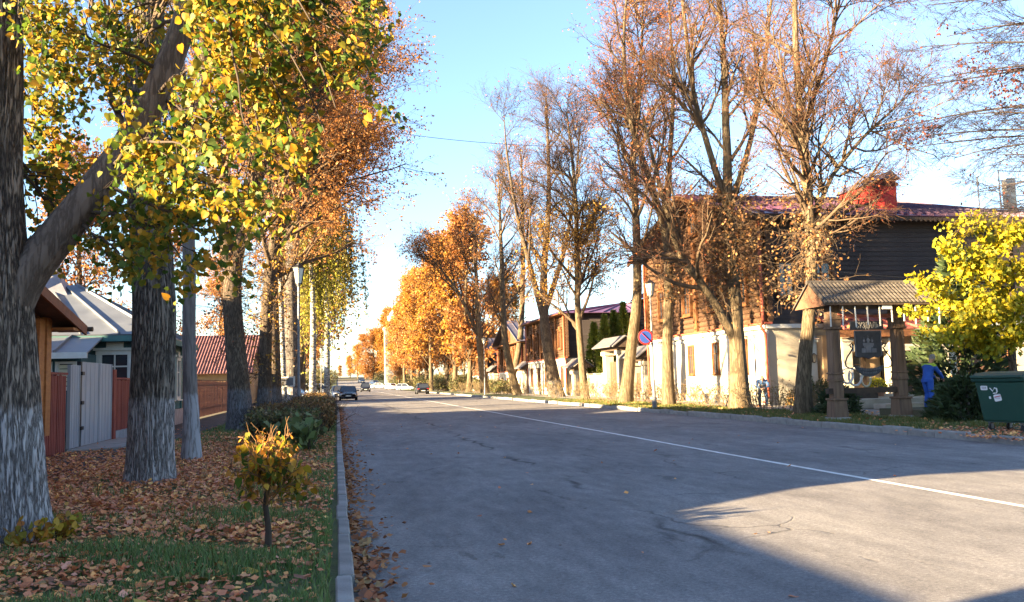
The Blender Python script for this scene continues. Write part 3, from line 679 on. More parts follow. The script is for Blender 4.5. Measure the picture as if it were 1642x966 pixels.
def picket_fence(x, y0, y1, z0, z1, pw, gap, mat, label, rail=True, base=0, name='picket_fence'):
    R = empty(name, (x, y0, z0), label, 'fence')
    m = MB(); m.box(-.018, .018, 0, pw, base, z1 - z0); me = m.mesh('picket'); n = int((y1 - y0) / (pw + gap))
    for i in range(n):
        o = link('picket', me, mat, R, (rnd.uniform(-.006, .006), i * (pw + gap), rnd.uniform(-.015, .015)))
    m = MB()
    for z in (z0 + .35, z1 - .25): m.box(x - .07, x - .02, y0, y1, z, z + .09)
    m.build('rail', mat, R)
    if rail: m = MB(); m.box(x - .05, x + .035, y0 - .02, y1, z1 + .017, z1 + .07); m.build('top_rail', mat, R)
    if base: m = MB(); m.box(x - .06, x + .06, y0, y1, z0 - .08, z0 + base - .02); m.build('base_board', pm('grey plinth', (.33, .33, .34)), R)
    return R
RED = pm('red fence paint', (0.27, 0.0585, 0.0405), (0.18, 0.036, 0.027), 4, .75, .3, 30, stretch=(3, 3, .4), objrand=.15)
BROWN = pm('brown fence paint', (.13, .05, .04), (.09, .035, .03), 4, .8, .3, 30, stretch=(3, 3, .4), objrand=.2)
picket_fence(-6.5, 21.45, 23.25, .12, 1.98, .085, .03, RED, 'red picket fence between the orange house and grey gate')
picket_fence(-6.5, 27.9, 33.2, .12, 1.9, .085, .03, RED, 'red picket fence between the grey gate and teal house', base=.28)
picket_fence(-6.9, 41.5, 62, .12, 1.95, .14, .012, BROWN, 'long dark brown board fence before the red roofed house')
GG = empty('metal_gate', (-6.5, 23.4, .12), 'pale grey metal gate of three tall panels in red fence', 'gate')
GREY = pm('grey gate paint', (0.329, 0.329, 0.35), (0.266, 0.266, 0.287), 2, .6, .15, 12, stretch=(2, 2, .4), objrand=.1)
for (y, w, h) in ((23.4, .85, 2.25), (24.4, 1.7, 2.35), (26.15, 1.35, 2.35)):
    m = MB(); m.box(-6.53, -6.47, y, y + w, .18, h); m.box(-6.47, -6.45, y, y + .05, .18, h); m.box(-6.47, -6.45, y + w - .05, y + w, .18, h)
    for k in range(1, 4): m.box(-6.47, -6.463, y + k * w / 4 - .008, y + k * w / 4 + .008, .2, h - .02)
    m.build('panel', GREY, GG)
m = MB(); m.box(-6.55, -6.45, 24.27, 24.38, .1, 2.35); gp = m.build('gate_post', IRON, GG)
for z in (.6, 1.25, 2.0):
    m = MB(); m.box(-6.45, -6.40, 24.25, 24.45, z, z + .09); m.build('hinge', IRON, gp)
m = MB(); m.box(-6.62, -6.4, 27.52, 27.8, .12, 2.2); m.build('gate_post', RED, GG)
m = MB(); m.slab([(-6.45, 23.2, .124), (-5.3, 23.6, .124), (-5.2, 27.0, .124), (-6.45, 28.2, .124)], (0, 0, .05)); prop(m.build('gate_ramp', pm('ramp concrete', (.3, .28, .26), (.2, .19, .18), 3, .9, .4)), kind='structure')

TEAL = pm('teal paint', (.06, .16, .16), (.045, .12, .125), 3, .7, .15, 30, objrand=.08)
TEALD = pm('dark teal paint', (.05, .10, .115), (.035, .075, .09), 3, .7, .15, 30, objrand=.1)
ROOFG = pm('grey sheet roof', (0.162, 0.177, 0.205), (0.118, 0.13, 0.155), 1.2, .42, .15, 5, metal=.25, objrand=.08)
TH = empty('teal_house', (-6.8, 33.4, .1), 'teal clapboard house with pale grey hipped metal roof', 'house')
m = MB(); m.box(-17, -6.85, 33.4, 41.2, .1, 3.55); m.build('wall', TEALD, TH)
planks_wall(TH, (-10.5, 33.4), (-6.82, 33.4), .75, 3.5, .2, TEALD, (0, -.002, 0))
planks_wall(TH, (-6.83, 33.45), (-6.83, 41.1), .75, 3.5, .2, TEAL, (.002, 0, 0))
m = MB(); m.box(-6.86, -6.72, 33.32, 41.25, .05, .72); m.build('plinth', pm('pink plinth', (.45, .35, .32), (.32, .25, .23), 4, .9, .3), TH)
for y in (33.45, 41.1):
    m = MB(); m.box(-6.84, -6.74, y - .12, y + .12, .72, 3.5); m.build('corner_board', TEAL, TH)
for y in (34.9, 36.7, 38.5, 40.2): window(TH, '+x', -6.815, y, 1.25, 2.8, .8, frame=TRIMW, out=.1)
window(TH, 'y', 33.37, -7.75, 1.55, 2.85, .95, frame=TRIMW, out=.09)
roof_panels(TH, (-17.6, 32.7, 3.5), (-6.2, 32.7, 3.5), (-14.5, 37.3, 5.75), (-10.2, 37.3, 5.75), 9, ROOFG)
roof_panels(TH, (-6.2, 32.7, 3.5), (-6.2, 41.8, 3.5), (-10.2, 37.3, 5.75), (-10.2, 37.3, 5.75), 6, ROOFG)
roof_panels(TH, (-17.6, 41.8, 3.5), (-6.2, 41.8, 3.5), (-14.5, 37.3, 5.75), (-10.2, 37.3, 5.75), 9, ROOFG)
m = MB(); m.box(-17.5, -6.25, 32.75, 33.4, 3.4, 3.48); m.box(-6.85, -6.25, 33.4, 41.7, 3.4, 3.48); m.build('eave_soffit', TEAL, TH)
m = MB(); m.box(-17.6, -6.2, 32.68, 32.74, 3.3, 3.5); m.box(-6.24, -6.18, 32.7, 41.8, 3.3, 3.5); m.build('fascia', TEAL, TH)
# lower wing with shuttered windows
m = MB(); m.box(-17, -8.35, 31.4, 33.35, .1, 2.85); m.build('wing_wall', TEALD, TH)
roof_panels(TH, (-17.4, 30.8, 2.80), (-8.0, 30.8, 2.80), (-17.4, 33.3, 3.6), (-8.0, 33.3, 3.6), 9, ROOFG)
m = MB(); m.box(-17.4, -8.0, 30.76, 30.82, 2.66, 2.86); m.build('fascia', TRIMW, TH)
SHUT = pm('pale yellow shutter', (.55, .52, .38), (.46, .43, .31), 4, .7, .2)
for x in (-11.4, -10.3, -9.55, -8.8):
    w = window(TH, 'y', 31.398, x, 1.75, 2.5, .5, frame=TRIMW, out=.06, crown=False, cross=False)
    for k in range(5):
        m = MB(); m.box(x - .22, x + .22, 31.345, 31.37, 1.78 + k * .142, 1.78 + k * .142 + .12); m.build('slat', SHUT, w)
m = MB(); m.frustum(-11.0, 37.0, 5.0, 6.2, 1.0, .28, .9, .28); m.frustum(-11.0, 37.0, 6.2, 7.4, .28, .22); m.frustum(-11.0, 37.0, 7.4, 7.55, .34, .34); m.build('chimney', pm('chimney tin', (.20, .20, .24), (.14, .14, .17), 3, .5, .1), TH)
m = MB(); m.tube([(-12.6, 36.0, 5.0), (-12.6, 36.0, 6.5)], .11, 8); m.lathe(-12.6, 36.0, [(6.5, .19), (6.58, .19), (6.66, .05)], 8); m.build('flue', pm('flue tin', (.3, .28, .28)), TH)

RH = empty('red_roof_house', (-9, 76, .1), 'low house with corrugated dark red roof beyond brown fence', 'house')
m = MB(); m.box(-15, -7.4, 75, 89, .1, 2.8); m.build('wall', pm('yellowish wall', (.42, .28, .15), (.34, .22, .12), 3, .85, .2), RH)
ROOFR = pm('red corrugated roof', (0.16, 0.075, 0.0723), (0.11, 0.0525, 0.0553), 1.5, .6, .1, 6, objrand=.12)
e0, e1, q0, q1 = Vector((-15.5, 74.2, 2.7)), Vector((-6.7, 74.2, 2.7)), Vector((-15.5, 82, 6.2)), Vector((-6.7, 82, 6.2))
n = 36; nn = (e1 - e0).cross(q0 - e0).normalized()
for i in range(n):
    a, b = i / n, (i + 1) / n; p0, p1, r0, r1 = e0.lerp(e1, a), e0.lerp(e1, b), q0.lerp(q1, a), q0.lerp(q1, b); pm_, rm_ = (p0 + p1) / 2 + nn * .085, (r0 + r1) / 2 + nn * .085
    m = MB(); m.add([p0, pm_, p1, r0, rm_, r1], [(0, 1, 4, 3), (1, 2, 5, 4), (0, 3, 5, 2), (0, 2, 1), (3, 4, 5)]); m.build('roof_panel', ROOFR, RH)
m = MB(); m.slab([(-15.5, 89.8, 2.7), (-6.7, 89.8, 2.7), (-6.7, 82, 6.2), (-15.5, 82, 6.2)], (0, 0, .06)); m.build('roof', ROOFR, RH)
m = MB(); m.slab([(-7.4, 75, 2.7), (-7.4, 89, 2.7), (-7.4, 82, 6.0)], (-.3, 0, 0)); m.build('gable', pm('yellowish wall', (.42, .28, .15)), RH)

# unseen houses beside and behind the camera, added to throw shade across the street
def shade_house(x0, x1, y0, y1, ze, zr, label, along='y'):
    R = empty('wooden_house', (x1, y0, 0), label, 'house')
    m = MB(); m.box(x0, x1, y0, y1, -.05, ze); m.build('wall', pm('yellowish wall', (.42, .28, .15)), R)
    rm = pm('dark slate roof', (.10, .09, .12))
    if along == 'y':
        xm = (x0 + x1) / 2
        for a in (x0 - .5, x1 + .5):
            m = MB(); m.slab([(a, y0 - .5, ze - .1), (a, y1 + .5, ze - .1), (xm, y1 + .5, zr), (xm, y0 - .5, zr)], (0, 0, .08)); m.build('roof', rm, R)
        for y, d in ((y0, .3), (y1, -.3)):
            m = MB(); m.slab([(x0, y, ze - .02), (x1, y, ze - .02), (xm, y, zr - .05)], (0, d, 0)); m.build('gable', pm('yellowish wall', (.42, .28, .15)), R)
    for y in np.arange(y0 + 2, y1 - 1, 3.2): window(R, '+x', x1, float(y), 1.2, 2.6, 1.0, frame=TRIMW, out=.1)
    return R
shade_house(-11, -7.9, -14, 1.0, 4.5, 5.8, 'plain timber house beside the camera outside the picture')  # unseen, kept narrow so its end bounds the sunlit wedge
shade_house(-28, -18, 6.9, 21.4, 9.2, 11.7, 'tall timber house standing behind the orange house')  # unseen, stretched to keep the container and signboard foot in shade
m = MB(); m.box(0, .03, 0, .15, 0, 2.54); pkm = m.mesh('board')
FB = empty('board_fence', (-8, 2.05, .1), 'tall plain board fence closing the gap beside the orange house', 'fence')  # unseen, its height sets where the road shade ends
for i in range(30): link('board', pkm, BROWN, FB, (0, i * .155, 0))

shade_house(-17, -12, 25.4, 30.0, 6.3, 6.9, 'plain timber house off to the left beside the grey gate')  # unseen, added to shade the lower trunk of the forked linden

# ================================================================== TREES
WASH = (.40, .375, .39)
BARK_L = barkmat('furrowed linden bark', (0.29, 0.232, 0.196), (0.0725, 0.058, 0.0536), WASH, 1.32)
BARK_LB = barkmat('dark linden bark', (0.221, 0.187, 0.162), (0.0595, 0.051, 0.0476), WASH, 1.33)
BARK_S = barkmat('smooth dark bark', (0.182, 0.161, 0.154), (0.112, 0.098, 0.0952), (0.308, 0.308, 0.336), 1.35, 9, .3)
BARK_D = barkmat('brown linden bark', (0.162, 0.12, 0.084), (0.054, 0.039, 0.03), (0.18, 0.174, 0.18), 1.4)
BARK_R = barkmat('tan bark', (0.158, 0.118, 0.0739), (0.0695, 0.0502, 0.0307), None, 1, 10, .6)
BARK_W = barkmat('birch bark', (0.432, 0.42, 0.396), (0.03, 0.027, 0.024), None, 1, 5, .3)
BARK_W.node_tree.nodes['Mapping'].inputs['Scale'].default_value = (.5, .5, 2.2)
BR_R = pm('branch bark', (0.106, 0.0713, 0.0444), (0.0634, 0.0416, 0.0259), 8, .9, .3)
TW_R = pm('twig bark', (0.116, 0.0576, 0.03), (0.0739, 0.0356, 0.021), 4, .9, 0)
TW_P = pm('dull twig bark', (0.0293, 0.0214, 0.0261), (0.0192, 0.0135, 0.0179), 4, .9, 0)
TW_D = pm('dark twig bark', (0.06, 0.042, 0.03), (0.036, 0.0252, 0.0192), 4, .9, 0)
LF_ORANGE = leafmat('orange leaves', [(.36, .115, .022), (.46, .19, .045), (.28, .08, .022), (.48, .25, .085), (.40, .145, .03), (.42, .20, .075)], .45)
LF_TAN = leafmat('tan orange leaves', [(0.418, 0.181, 0.0524), (0.361, 0.129, 0.0299), (0.437, 0.233, 0.0901), (0.305, 0.104, 0.0262), (0.4, 0.198, 0.0449), (0.342, 0.164, 0.0673)], .45)
LF_RUST = leafmat('rusty leaves', [(0.297, 0.0835, 0.0264), (0.231, 0.0646, 0.033), (0.379, 0.136, 0.033), (0.181, 0.0532, 0.0297)], .35)
LF_GOLD = leafmat('golden leaves', [(0.432, 0.245, 0.0288), (0.389, 0.173, 0.0216), (0.475, 0.317, 0.0576), (0.331, 0.13, 0.0216)], .4)
LF_BROWN = leafmat('curled brown leaves', [(0.209, 0.0924, 0.037), (0.136, 0.0554, 0.0246), (0.283, 0.16, 0.0554), (0.172, 0.0739, 0.0308)], .25)
LF_LIND = [(0.0376, 0.0833, 0.0121), (0.0605, 0.114, 0.0148), (0.101, 0.148, 0.0175), (0.047, 0.0941, 0.0134), (0.228, 0.188, 0.0188), (0.484, 0.255, 0.0188), (0.0538, 0.101, 0.0134), (0.376, 0.242, 0.0202), (0.0806, 0.134, 0.0161), (0.538, 0.242, 0.0215), (0.161, 0.161, 0.0188)]
LF_LINDEN = leafmat('linden leaves', LF_LIND, .45)
LF_WILLOW = leafmat('yellow green hanging leaves', [(0.27, 0.255, 0.0225), (0.375, 0.33, 0.03), (0.12, 0.135, 0.0188), (0.315, 0.27, 0.0225), (0.0675, 0.0825, 0.015)], .4)
LF_MAPLE = leafmat('yellow maple leaves', [(0.436, 0.343, 0.0132), (0.475, 0.396, 0.0198), (0.37, 0.277, 0.0132), (0.264, 0.264, 0.0198), (0.145, 0.179, 0.0198)], .45)

def stem_px(Y, lst, dy=0.0):
    out = []
    for i, (px, py, r) in enumerate(lst):
        p = P(px, py, Y + dy * i); out.append((p.x, p.y, max(p.z, -.1) if i == 0 else p.z, r))
    return out
def build_tree(name, label, group, base, stems, bark, g, k=(20, 8, 8, 3), L=(4.0, 1.7, .75, .35), t0=.35, ang=(.5, .95), up=.10,
               twig=TW_R, leaf=None, nleaf=0, lsize=.07, sprouts=0, spz=(4, 9), spl=1.4, spleaf=None, tw=.006, hi=None, shape=None, side=8, lean=None, droop=0, leaf_t=0.0, br=None, lpoly=None):
    """stems: control points (x, y, z, r) in world metres; everything else grows from them"""
    bx, by = base; R = empty(name, (bx, by, .1), label, 'tree', group); off = np.array([bx, by, .1]); tp = []
    L1p, L1r = [], []
    for si, st in enumerate(stems):
        n = 18 if si == 0 else 12
        if hi and si == 0:
            pts, rad = spline(st, hi[0]); tp.append(ridged(pts - off, rad, hi[1], g, hi[2], hi[3], hi[4]))
        elif hi:
            pts, rad = spline(st, 40); tp.append(ridged(pts - off, rad, 40, g, 10, hi[3] * .5, 0))
        else:
            pts, rad = spline(st, n)
            pts = pts + g.normal(0, .02, pts.shape) * np.linspace(0, 1, len(pts))[:, None]
            rr = rad.copy()
            if si == 0: rr[:3] *= np.array([1.3, 1.12, 1.03])
            tp.append(tubes((pts - off)[None], rr[None], 12))
        k1 = k[0] if si == 0 else max(4, int(k[0] * .6))
        s, d, r, t, _ = kids(g, pts[None], rad[None], k1, t0 if si == 0 else .25, .98, *ang, bias=lean)
        prof = np.clip(1.15 - .75 * t, .25, 1) if shape is None else shape(t)
        ln = L[0] * prof * g.uniform(.65, 1.15, len(s))
        p, rd = grow(g, s, d, ln, np.minimum(r * .62, .03 + ln * .018), 8, .12, up, .25, droop); L1p.append(p); L1r.append(rd)
    a, ar = np.concatenate(L1p), np.concatenate(L1r)
    s, d, r, t, ix = kids(g, a, ar, k[1], .18, 1, .4, .9); ln = L[1] * g.uniform(.5, 1.25, len(s)) * (1.1 - .5 * t)
    b, brd = grow(g, s, d, ln, np.maximum(np.minimum(r * .7, .036), tw * 1.8), 6, .15, up * .8, .35, droop)
    s, d, r, t, ix = kids(g, b, brd, k[2], .15, 1, .35, .9); ln = L[2] * g.uniform(.5, 1.3, len(s))
    c, cr = grow(g, s, d, ln, np.minimum(r * .8, tw * 1.3), 3, .2, up * .5, .5, droop)
    tws = [tubes(c - off, cr, 3)]; ends = [c[:, -1], c[:, 1], c[:, 2]]
    if k[3]:
        s, d, r, t, ix = kids(g, c, cr, k[3], .2, 1, .4, 1.0); ln = L[3] * g.uniform(.5, 1.4, len(s))
        e, er = grow(g, s, d, ln, np.full(len(s), tw * .85), 2, .2, 0, .5, droop); tws.append(tubes(e - off, er, 3)); ends += [e[:, -1], e[:, 1]]
    if sprouts:
        pts, rad = spline(stems[0], 60); zz = pts[:, 2]; pos = pts[(zz > spz[0]) & (zz < spz[1])]
        s = pos[g.integers(0, len(pos), sprouts)] + g.normal(0, .08, (sprouts, 3)); q = g.normal(0, 1, (sprouts, 3)); q[:, 2] = q[:, 2] * .5 + .1
        p, rd = grow(g, s, unit(q), spl * g.uniform(.4, 1.5, sprouts), np.full(sprouts, .014), 7, .34, .0, .45, .12)
        s2, d2, r2, t2, _ = kids(g, p, rd, 6, .2, 1, .4, 1.2); p2, rd2 = grow(g, s2, d2, spl * .4 * g.uniform(.4, 1.4, len(s2)), np.full(len(s2), .007), 5, .4, 0, .6, .1)
        v, f = join([tubes(p - off, rd, 4), tubes(p2 - off, rd2, 3)]); link('sprouts', npmesh('sprouts', v, f, True), BR_R, R)
        if spleaf:
            N = spleaf[1]; al = np.concatenate([p2[:, -1], p2[:, 3], p2[:, 2], p[:, -1]]); pos = al[g.integers(0, len(al), N)] + g.normal(0, .05, (N, 3))
            v, f = leaves(g, pos - off, spleaf[2], .5); prop(link('sprout_foliage', npmesh('sprout_foliage', v, [f]), spleaf[0], R), kind='stuff')
    v, f = join(tp); link('trunk', npmesh('trunk', v, f, True), bark, R)
    v, f = join([tubes(a - off, ar, 6), tubes(b - off, brd, 4)]); link('branches', npmesh('branches', v, f, True), br or BR_R, R)
    v, f = join(tws); prop(link('twigs', npmesh('twigs', v, f), twig, R), kind='stuff')
    if leaf and nleaf:
        al = np.concatenate(ends)
        if leaf_t: al = al[al[:, 2] < leaf_t] if leaf_t > 0 else al[al[:, 2] > -leaf_t]
        pos = al[g.integers(0, len(al), nleaf)] + g.normal(0, .06, (nleaf, 3))
        v, f = leaves(g, pos - off, lsize, .3); prop(link('foliage', npmesh('foliage', v, [f]), leaf, R), kind='stuff')
    return R

# ---- right-hand row, nearest first
G_ = np.random.default_rng
GR = 'lindens in a row along the right kerb'
st = [stem_px(29.3, [(1288, 664, .30), (1289, 600, .265), (1296, 520, .235), (1302, 420, .205), (1295, 300, .17), (1284, 200, .145), (1277, 80, .115), (1270, -60, .08), (1260, -190, .03)], .02),
      stem_px(29.6, [(1300, 380, .1), (1330, 290, .08), (1390, 215, .06), (1440, 170, .03)], -.3),
      stem_px(29.6, [(1285, 210, .09), (1320, 110, .07), (1345, 10, .05), (1355, -90, .03)], .3)]
build_tree('linden_tree', 'tall half bare linden just left of the roofed signboard', GR, (16.61, 29.3), st, BARK_R, G_(11), k=(36, 8, 6, 3), L=(4.8, 2.0, .9, .42), t0=.40, ang=(.55, 1.15), up=.06, tw=.0075,
           leaf=LF_RUST, nleaf=2200, lsize=.085, sprouts=110, spz=(4.3, 8.6), spl=1.5, spleaf=(LF_BROWN, 1100, .11), twig=TW_R)
st = [stem_px(35.5, [(1187, 657, .42), (1184, 590, .37), (1180, 520, .33), (1175, 430, .27), (1168, 320, .22), (1165, 220, .18), (1160, 100, .13), (1150, -40, .08), (1142, -160, .03)]),
      stem_px(35.5, [(1181, 552, .22), (1150, 492, .19), (1112, 437, .16), (1086, 396, .14), (1066, 330, .10), (1046, 250, .07), (1030, 180, .03)], -.15),
      stem_px(35.5, [(1171, 350, .17), (1140, 250, .14), (1112, 150, .11), (1098, 40, .08), (1090, -80, .03)], .25),
      stem_px(35.5, [(1172, 330, .15), (1200, 240, .12), (1222, 130, .09), (1235, 20, .06), (1240, -80, .03)], -.2)]
build_tree('linden_tree', 'forked linden with one thick limb slanting left before the log house', GR, (17.16, 35.5), st, BARK_R, G_(12), k=(24, 8, 6, 2), L=(4.8, 2.1, .95, .45), t0=.44, ang=(.5, 1.1), up=.07, tw=.0075,
           leaf=LF_RUST, nleaf=3000, lsize=.09, sprouts=260, spz=(5.2, 10.2), spl=2.0, spleaf=(LF_BROWN, 2600, .12), twig=TW_R)
st = [stem_px(42.2, [(1073, 652, .30), (1070, 560, .26), (1072, 460, .23), (1068, 380, .21), (1042, 290, .17), (1012, 200, .13), (1000, 100, .09), (1004, 0, .05), (1008, -60, .02)]),
      stem_px(42.2, [(1069, 385, .16), (1074, 260, .13), (1080, 120, .09), (1072, 0, .05), (1070, -90, .02)], .2)]
build_tree('linden_tree', 'slim two stemmed linden right of the lamp with parking sign', GR, (16.53, 42.2), st, BARK_R, G_(13), k=(26, 8, 6, 2), L=(5.4, 2.2, .95, .45), t0=.38, ang=(.5, 1.15), up=.06, tw=.008,
           leaf=LF_RUST, nleaf=7000, lsize=.09, leaf_t=-9, sprouts=70, spz=(5.5, 9.5), spl=1.5, spleaf=(LF_BROWN, 800, .11), twig=TW_R)
st = [stem_px(48.6, [(1003, 648, .36), (1012, 560, .31), (1022, 470, .27), (1020, 350, .22), (1015, 250, .17), (1024, 150, .12), (1030, 40, .07), (1032, -40, .03)])]
build_tree('linden_tree', 'leaning linden standing left of the lamp with parking sign', GR, (16.39, 48.6), st, BARK_R, G_(14), k=(40, 9, 8, 3), L=(5.6, 2.3, 1.0, .45), t0=.33, ang=(.5, 1.1), up=.06, tw=.009,
           leaf=LF_ORANGE, nleaf=9000, lsize=.095, twig=TW_R)
st = [stem_px(60.3, [(939, 642, .27), (931, 560, .24), (926, 480, .21), (925, 380, .17), (920, 280, .12), (908, 180, .05)])]
build_tree('linden_tree', 'straight thin linden with a golden lower crown', GR, (17.4, 60.3), st, BARK_R, G_(15), k=(40, 9, 8, 2), L=(6.2, 2.6, 1.1, .5), t0=.25, up=.05, tw=.01,
           leaf=LF_GOLD, nleaf=6500, lsize=.13, leaf_t=14, twig=TW_R)
st = [stem_px(72.2, [(893, 639, .62), (882, 580, .5), (874, 525, .42), (872, 440, .3), (880, 320, .2), (878, 220, .12), (876, 160, .05)]),
      stem_px(72.2, [(874, 520, .3), (852, 435, .22), (828, 340, .15), (812, 240, .08), (808, 180, .03)]),
      stem_px(72.2, [(874, 500, .25), (905, 400, .18), (922, 300, .12), (930, 200, .05)])]
build_tree('linden_tree', 'thick dark linden dividing into three stems before the arched house', GR, (18.2, 72.2), st, BARK_D, G_(16), k=(20, 8, 8, 2), L=(5.0, 2.3, 1.0, .45), t0=.45,
           leaf=LF_RUST, nleaf=1200, lsize=.12, twig=TW_D, tw=.008, br=TW_D)
st = [stem_px(87, [(830, 634, .4), (812, 560, .34), (806, 480, .28), (803, 380, .18), (800, 300, .08), (798, 270, .03)])]
build_tree('linden_tree', 'bare linden bent to the left beside the gabled brown house', GR, (17.93, 87), st, BARK_R, G_(17), k=(26, 7, 8, 2), L=(5.4, 2.4, 1.1, .5), t0=.3,
           leaf=LF_ORANGE, nleaf=1600, lsize=.14, twig=TW_D, tw=.009)
st = [stem_px(97, [(814, 632, .38), (832, 560, .34), (838, 470, .28), (838, 360, .2), (836, 250, .08)])]
build_tree('linden_tree', 'linden bent to the right at the corner of the arched house', GR, (18.9, 97), st, BARK_R, G_(18), k=(26, 7, 8, 2), L=(5.4, 2.4, 1.1, .5), t0=.3,
           leaf=LF_ORANGE, nleaf=1800, lsize=.15, twig=TW_R, tw=.009)
st = [stem_px(108, [(778, 631, .5), (770, 560, .42), (765, 480, .3), (762, 400, .16), (760, 340, .05)]),
      stem_px(108, [(768, 540, .25), (735, 470, .2), (705, 430, .1), (690, 410, .04)])]
PT = build_tree('linden_tree', 'orange leaved linden with a low limb reaching over the road', GR, (17.9, 108), st, BARK_R, G_(19), k=(30, 8, 8, 2), L=(6.5, 2.7, 1.2, .5), t0=.25,
           leaf=LF_TAN, nleaf=3600, lsize=.22, twig=TW_R, tw=.012)
# farther on every tree is a full orange crown: one grown tree, then copies
def full_tree(name, label, group, g, leaf, nleaf, h=24, ls=.34, k=(36, 8, 7, 0), L0=4.7, t0=.22, bark=BARK_R, twig=TW_R, up=.08, base=(0, 0), tw=.016):
    bx, by = base; st = [[(bx, by, -.1, .42), (bx + .3, by, h * .2, .34), (bx - .2, by + .2, h * .5, .25), (bx + .2, by, h * .8, .12), (bx, by, h, .03)]]
    return build_tree(name, label, group, base, st, bark, g, k=k, L=(L0, 2.8, 1.3, .5), t0=t0, up=up, leaf=leaf, nleaf=nleaf, lsize=ls, twig=twig, tw=tw)
FT = full_tree('linden_tree', 'full orange linden beyond the dark parked car on the right', GR, G_(21), LF_TAN, 10000, base=(18.0, 121), t0=.15)
FG = full_tree('linden_tree', 'golden linden in the far right row with low branches', GR, G_(22), leafmat('amber leaves', [(.42, .20, .03), (.38, .15, .025), (.46, .27, .05), (.34, .12, .02)], .45), 9000, h=22, base=(17.5, 133), t0=.10)
ORD = 'second third fourth fifth sixth seventh eighth ninth tenth eleventh twelfth thirteenth fourteenth fifteenth sixteenth'.split()
FARR = 'far orange trees of the right row that merge into one crown line'
for i, (x, y, src, s) in enumerate([(17.6, 144, FT, 1.02), (16.6, 156, FG, 1.0), (17.2, 169, FT, 1.0), (16.4, 183, FG, 1.02), (16.6, 198, FT, 1.02), (16.4, 214, FG, 1.0), (15.6, 226, FT, .72), (15.6, 244, FG, .78), (17.5, 272, FT, 1.0), (17, 296, FG, 1.0), (25, 128, FG, .75), (27, 150, FT, .8), (26, 180, FG, .75), (27, 215, FT, .8), (28, 260, FG, .85), (22, 325, FT, 1.0)]):
    c = copy_tree(src, loc=(x, y, .1 + zt(y)), rz=i * 1.9, sc=(s, s, s * (1 - .03 * (i % 3))), label=(ORD[i] + ' orange tree of the right row beyond the dark parked car' if i < 10 else ORD[i - 10] + ' orange tree set back behind the far right row')); c['group'] = FARR
for i, (x, y, s) in enumerate([(18, 345, .95), (14.5, 352, .9), (21, 372, .95), (11.5, 362, .82), (23, 410, .95), (17.5, 390, .9), (8.5, 370, .66), (27, 440, 1.0), (5.5, 378, .45), (-9, 395, .7), (1.5, 395, .26)]):
    c = copy_tree((FG, FT)[i % 2], loc=(x, y, zt(y) - 3.2 * s), rz=i * 2.3, sc=(s * 1.25, s * 1.25, s), label=ORD[i] + ' orange tree where the road meets the sky, counting from the right row'); c['group'] = 'trees closing the end of the street'

# ---- left-hand row
GL = 'lindens in a row along the left verge'
st = [stem_px(15.07, [(241, 774, .37), (243, 700, .35), (246, 600, .335), (248, 500, .33), (243, 400, .32), (235, 300, .30), (228, 200, .27), (238, 60, .22), (246, -100, .16), (250, -300, .05)])]
build_tree('linden_tree', 'thick dark linden with whitewashed foot before the grey gate', GL, (-2.94, 15.07), st, BARK_LB, G_(31), k=(14, 7, 6, 1), L=(3.6, 1.7, .8, .4), t0=.62,
           leaf=LF_GOLD, nleaf=900, lsize=.09, hi=(150, 220, 30, .03, .16), twig=TW_D)
st = [stem_px(19.0, [(307, 740, .17), (306, 640, .145), (303, 560, .135), (304, 440, .13), (300, 330, .12), (296, 220, .10), (290, 60, .07), (286, -80, .03)])]
build_tree('linden_tree', 'slender smooth young tree between two thick lindens', GL, (-2.92, 19.0), st, BARK_S, G_(32), k=(16, 7, 7, 2), L=(2.2, 1.2, .7, .35), t0=.5, leaf=LF_GOLD, nleaf=500, lsize=.08, twig=TW_D)
st = [stem_px(31, [(386, 692, .40), (383, 620, .36), (376, 540, .33), (372, 470, .31), (378, 410, .27), (395, 335, .21), (430, 245, .16), (468, 150, .12), (498, 40, .07), (510, -90, .03)]),
      stem_px(31, [(374, 440, .26), (352, 345, .2), (334, 220, .16), (326, 100, .11), (332, -50, .06), (335, -160, .02)], -.2),
      stem_px(31, [(380, 400, .2), (404, 300, .16), (408, 160, .12), (404, 20, .08), (400, -120, .03)], .4)]
build_tree('linden_tree', 'stout forked linden with sunlit trunk and grey painted foot', GL, (-3.21, 31), st, BARK_D, G_(33), k=(30, 8, 8, 2), L=(4.8, 2.0, .9, .45), t0=.42, up=.05,
           leaf=LF_TAN, nleaf=20000, lsize=.09, sprouts=120, spz=(3.2, 9), spl=1.4, spleaf=(LF_BROWN, 500, .09), twig=TW_R)
st = [stem_px(38, [(424, 678, .31), (425, 600, .27), (428, 500, .25), (438, 400, .22), (455, 280, .17), (472, 150, .12), (484, 20, .07), (490, -90, .03)]),
      stem_px(38, [(437, 410, .14), (475, 300, .11), (520, 190, .08), (560, 90, .04)], .2)]
build_tree('linden_tree', 'linden with golden sprouts hanging at chest height', GL, (-2.96, 38), st, BARK_D, G_(34), k=(30, 8, 8, 2), L=(6.0, 2.4, 1.05, .5), t0=.35, up=.02, lean=(.7, 0, 0),
           leaf=LF_TAN, nleaf=21000, lsize=.10, sprouts=120, spz=(1.9, 8), spl=1.1, spleaf=(LF_GOLD, 700, .10), twig=TW_R)
st = [stem_px(44, [(441, 670, .32), (440, 560, .28), (437, 450, .25), (445, 330, .2), (478, 200, .13), (500, 80, .07), (505, -20, .03)])]
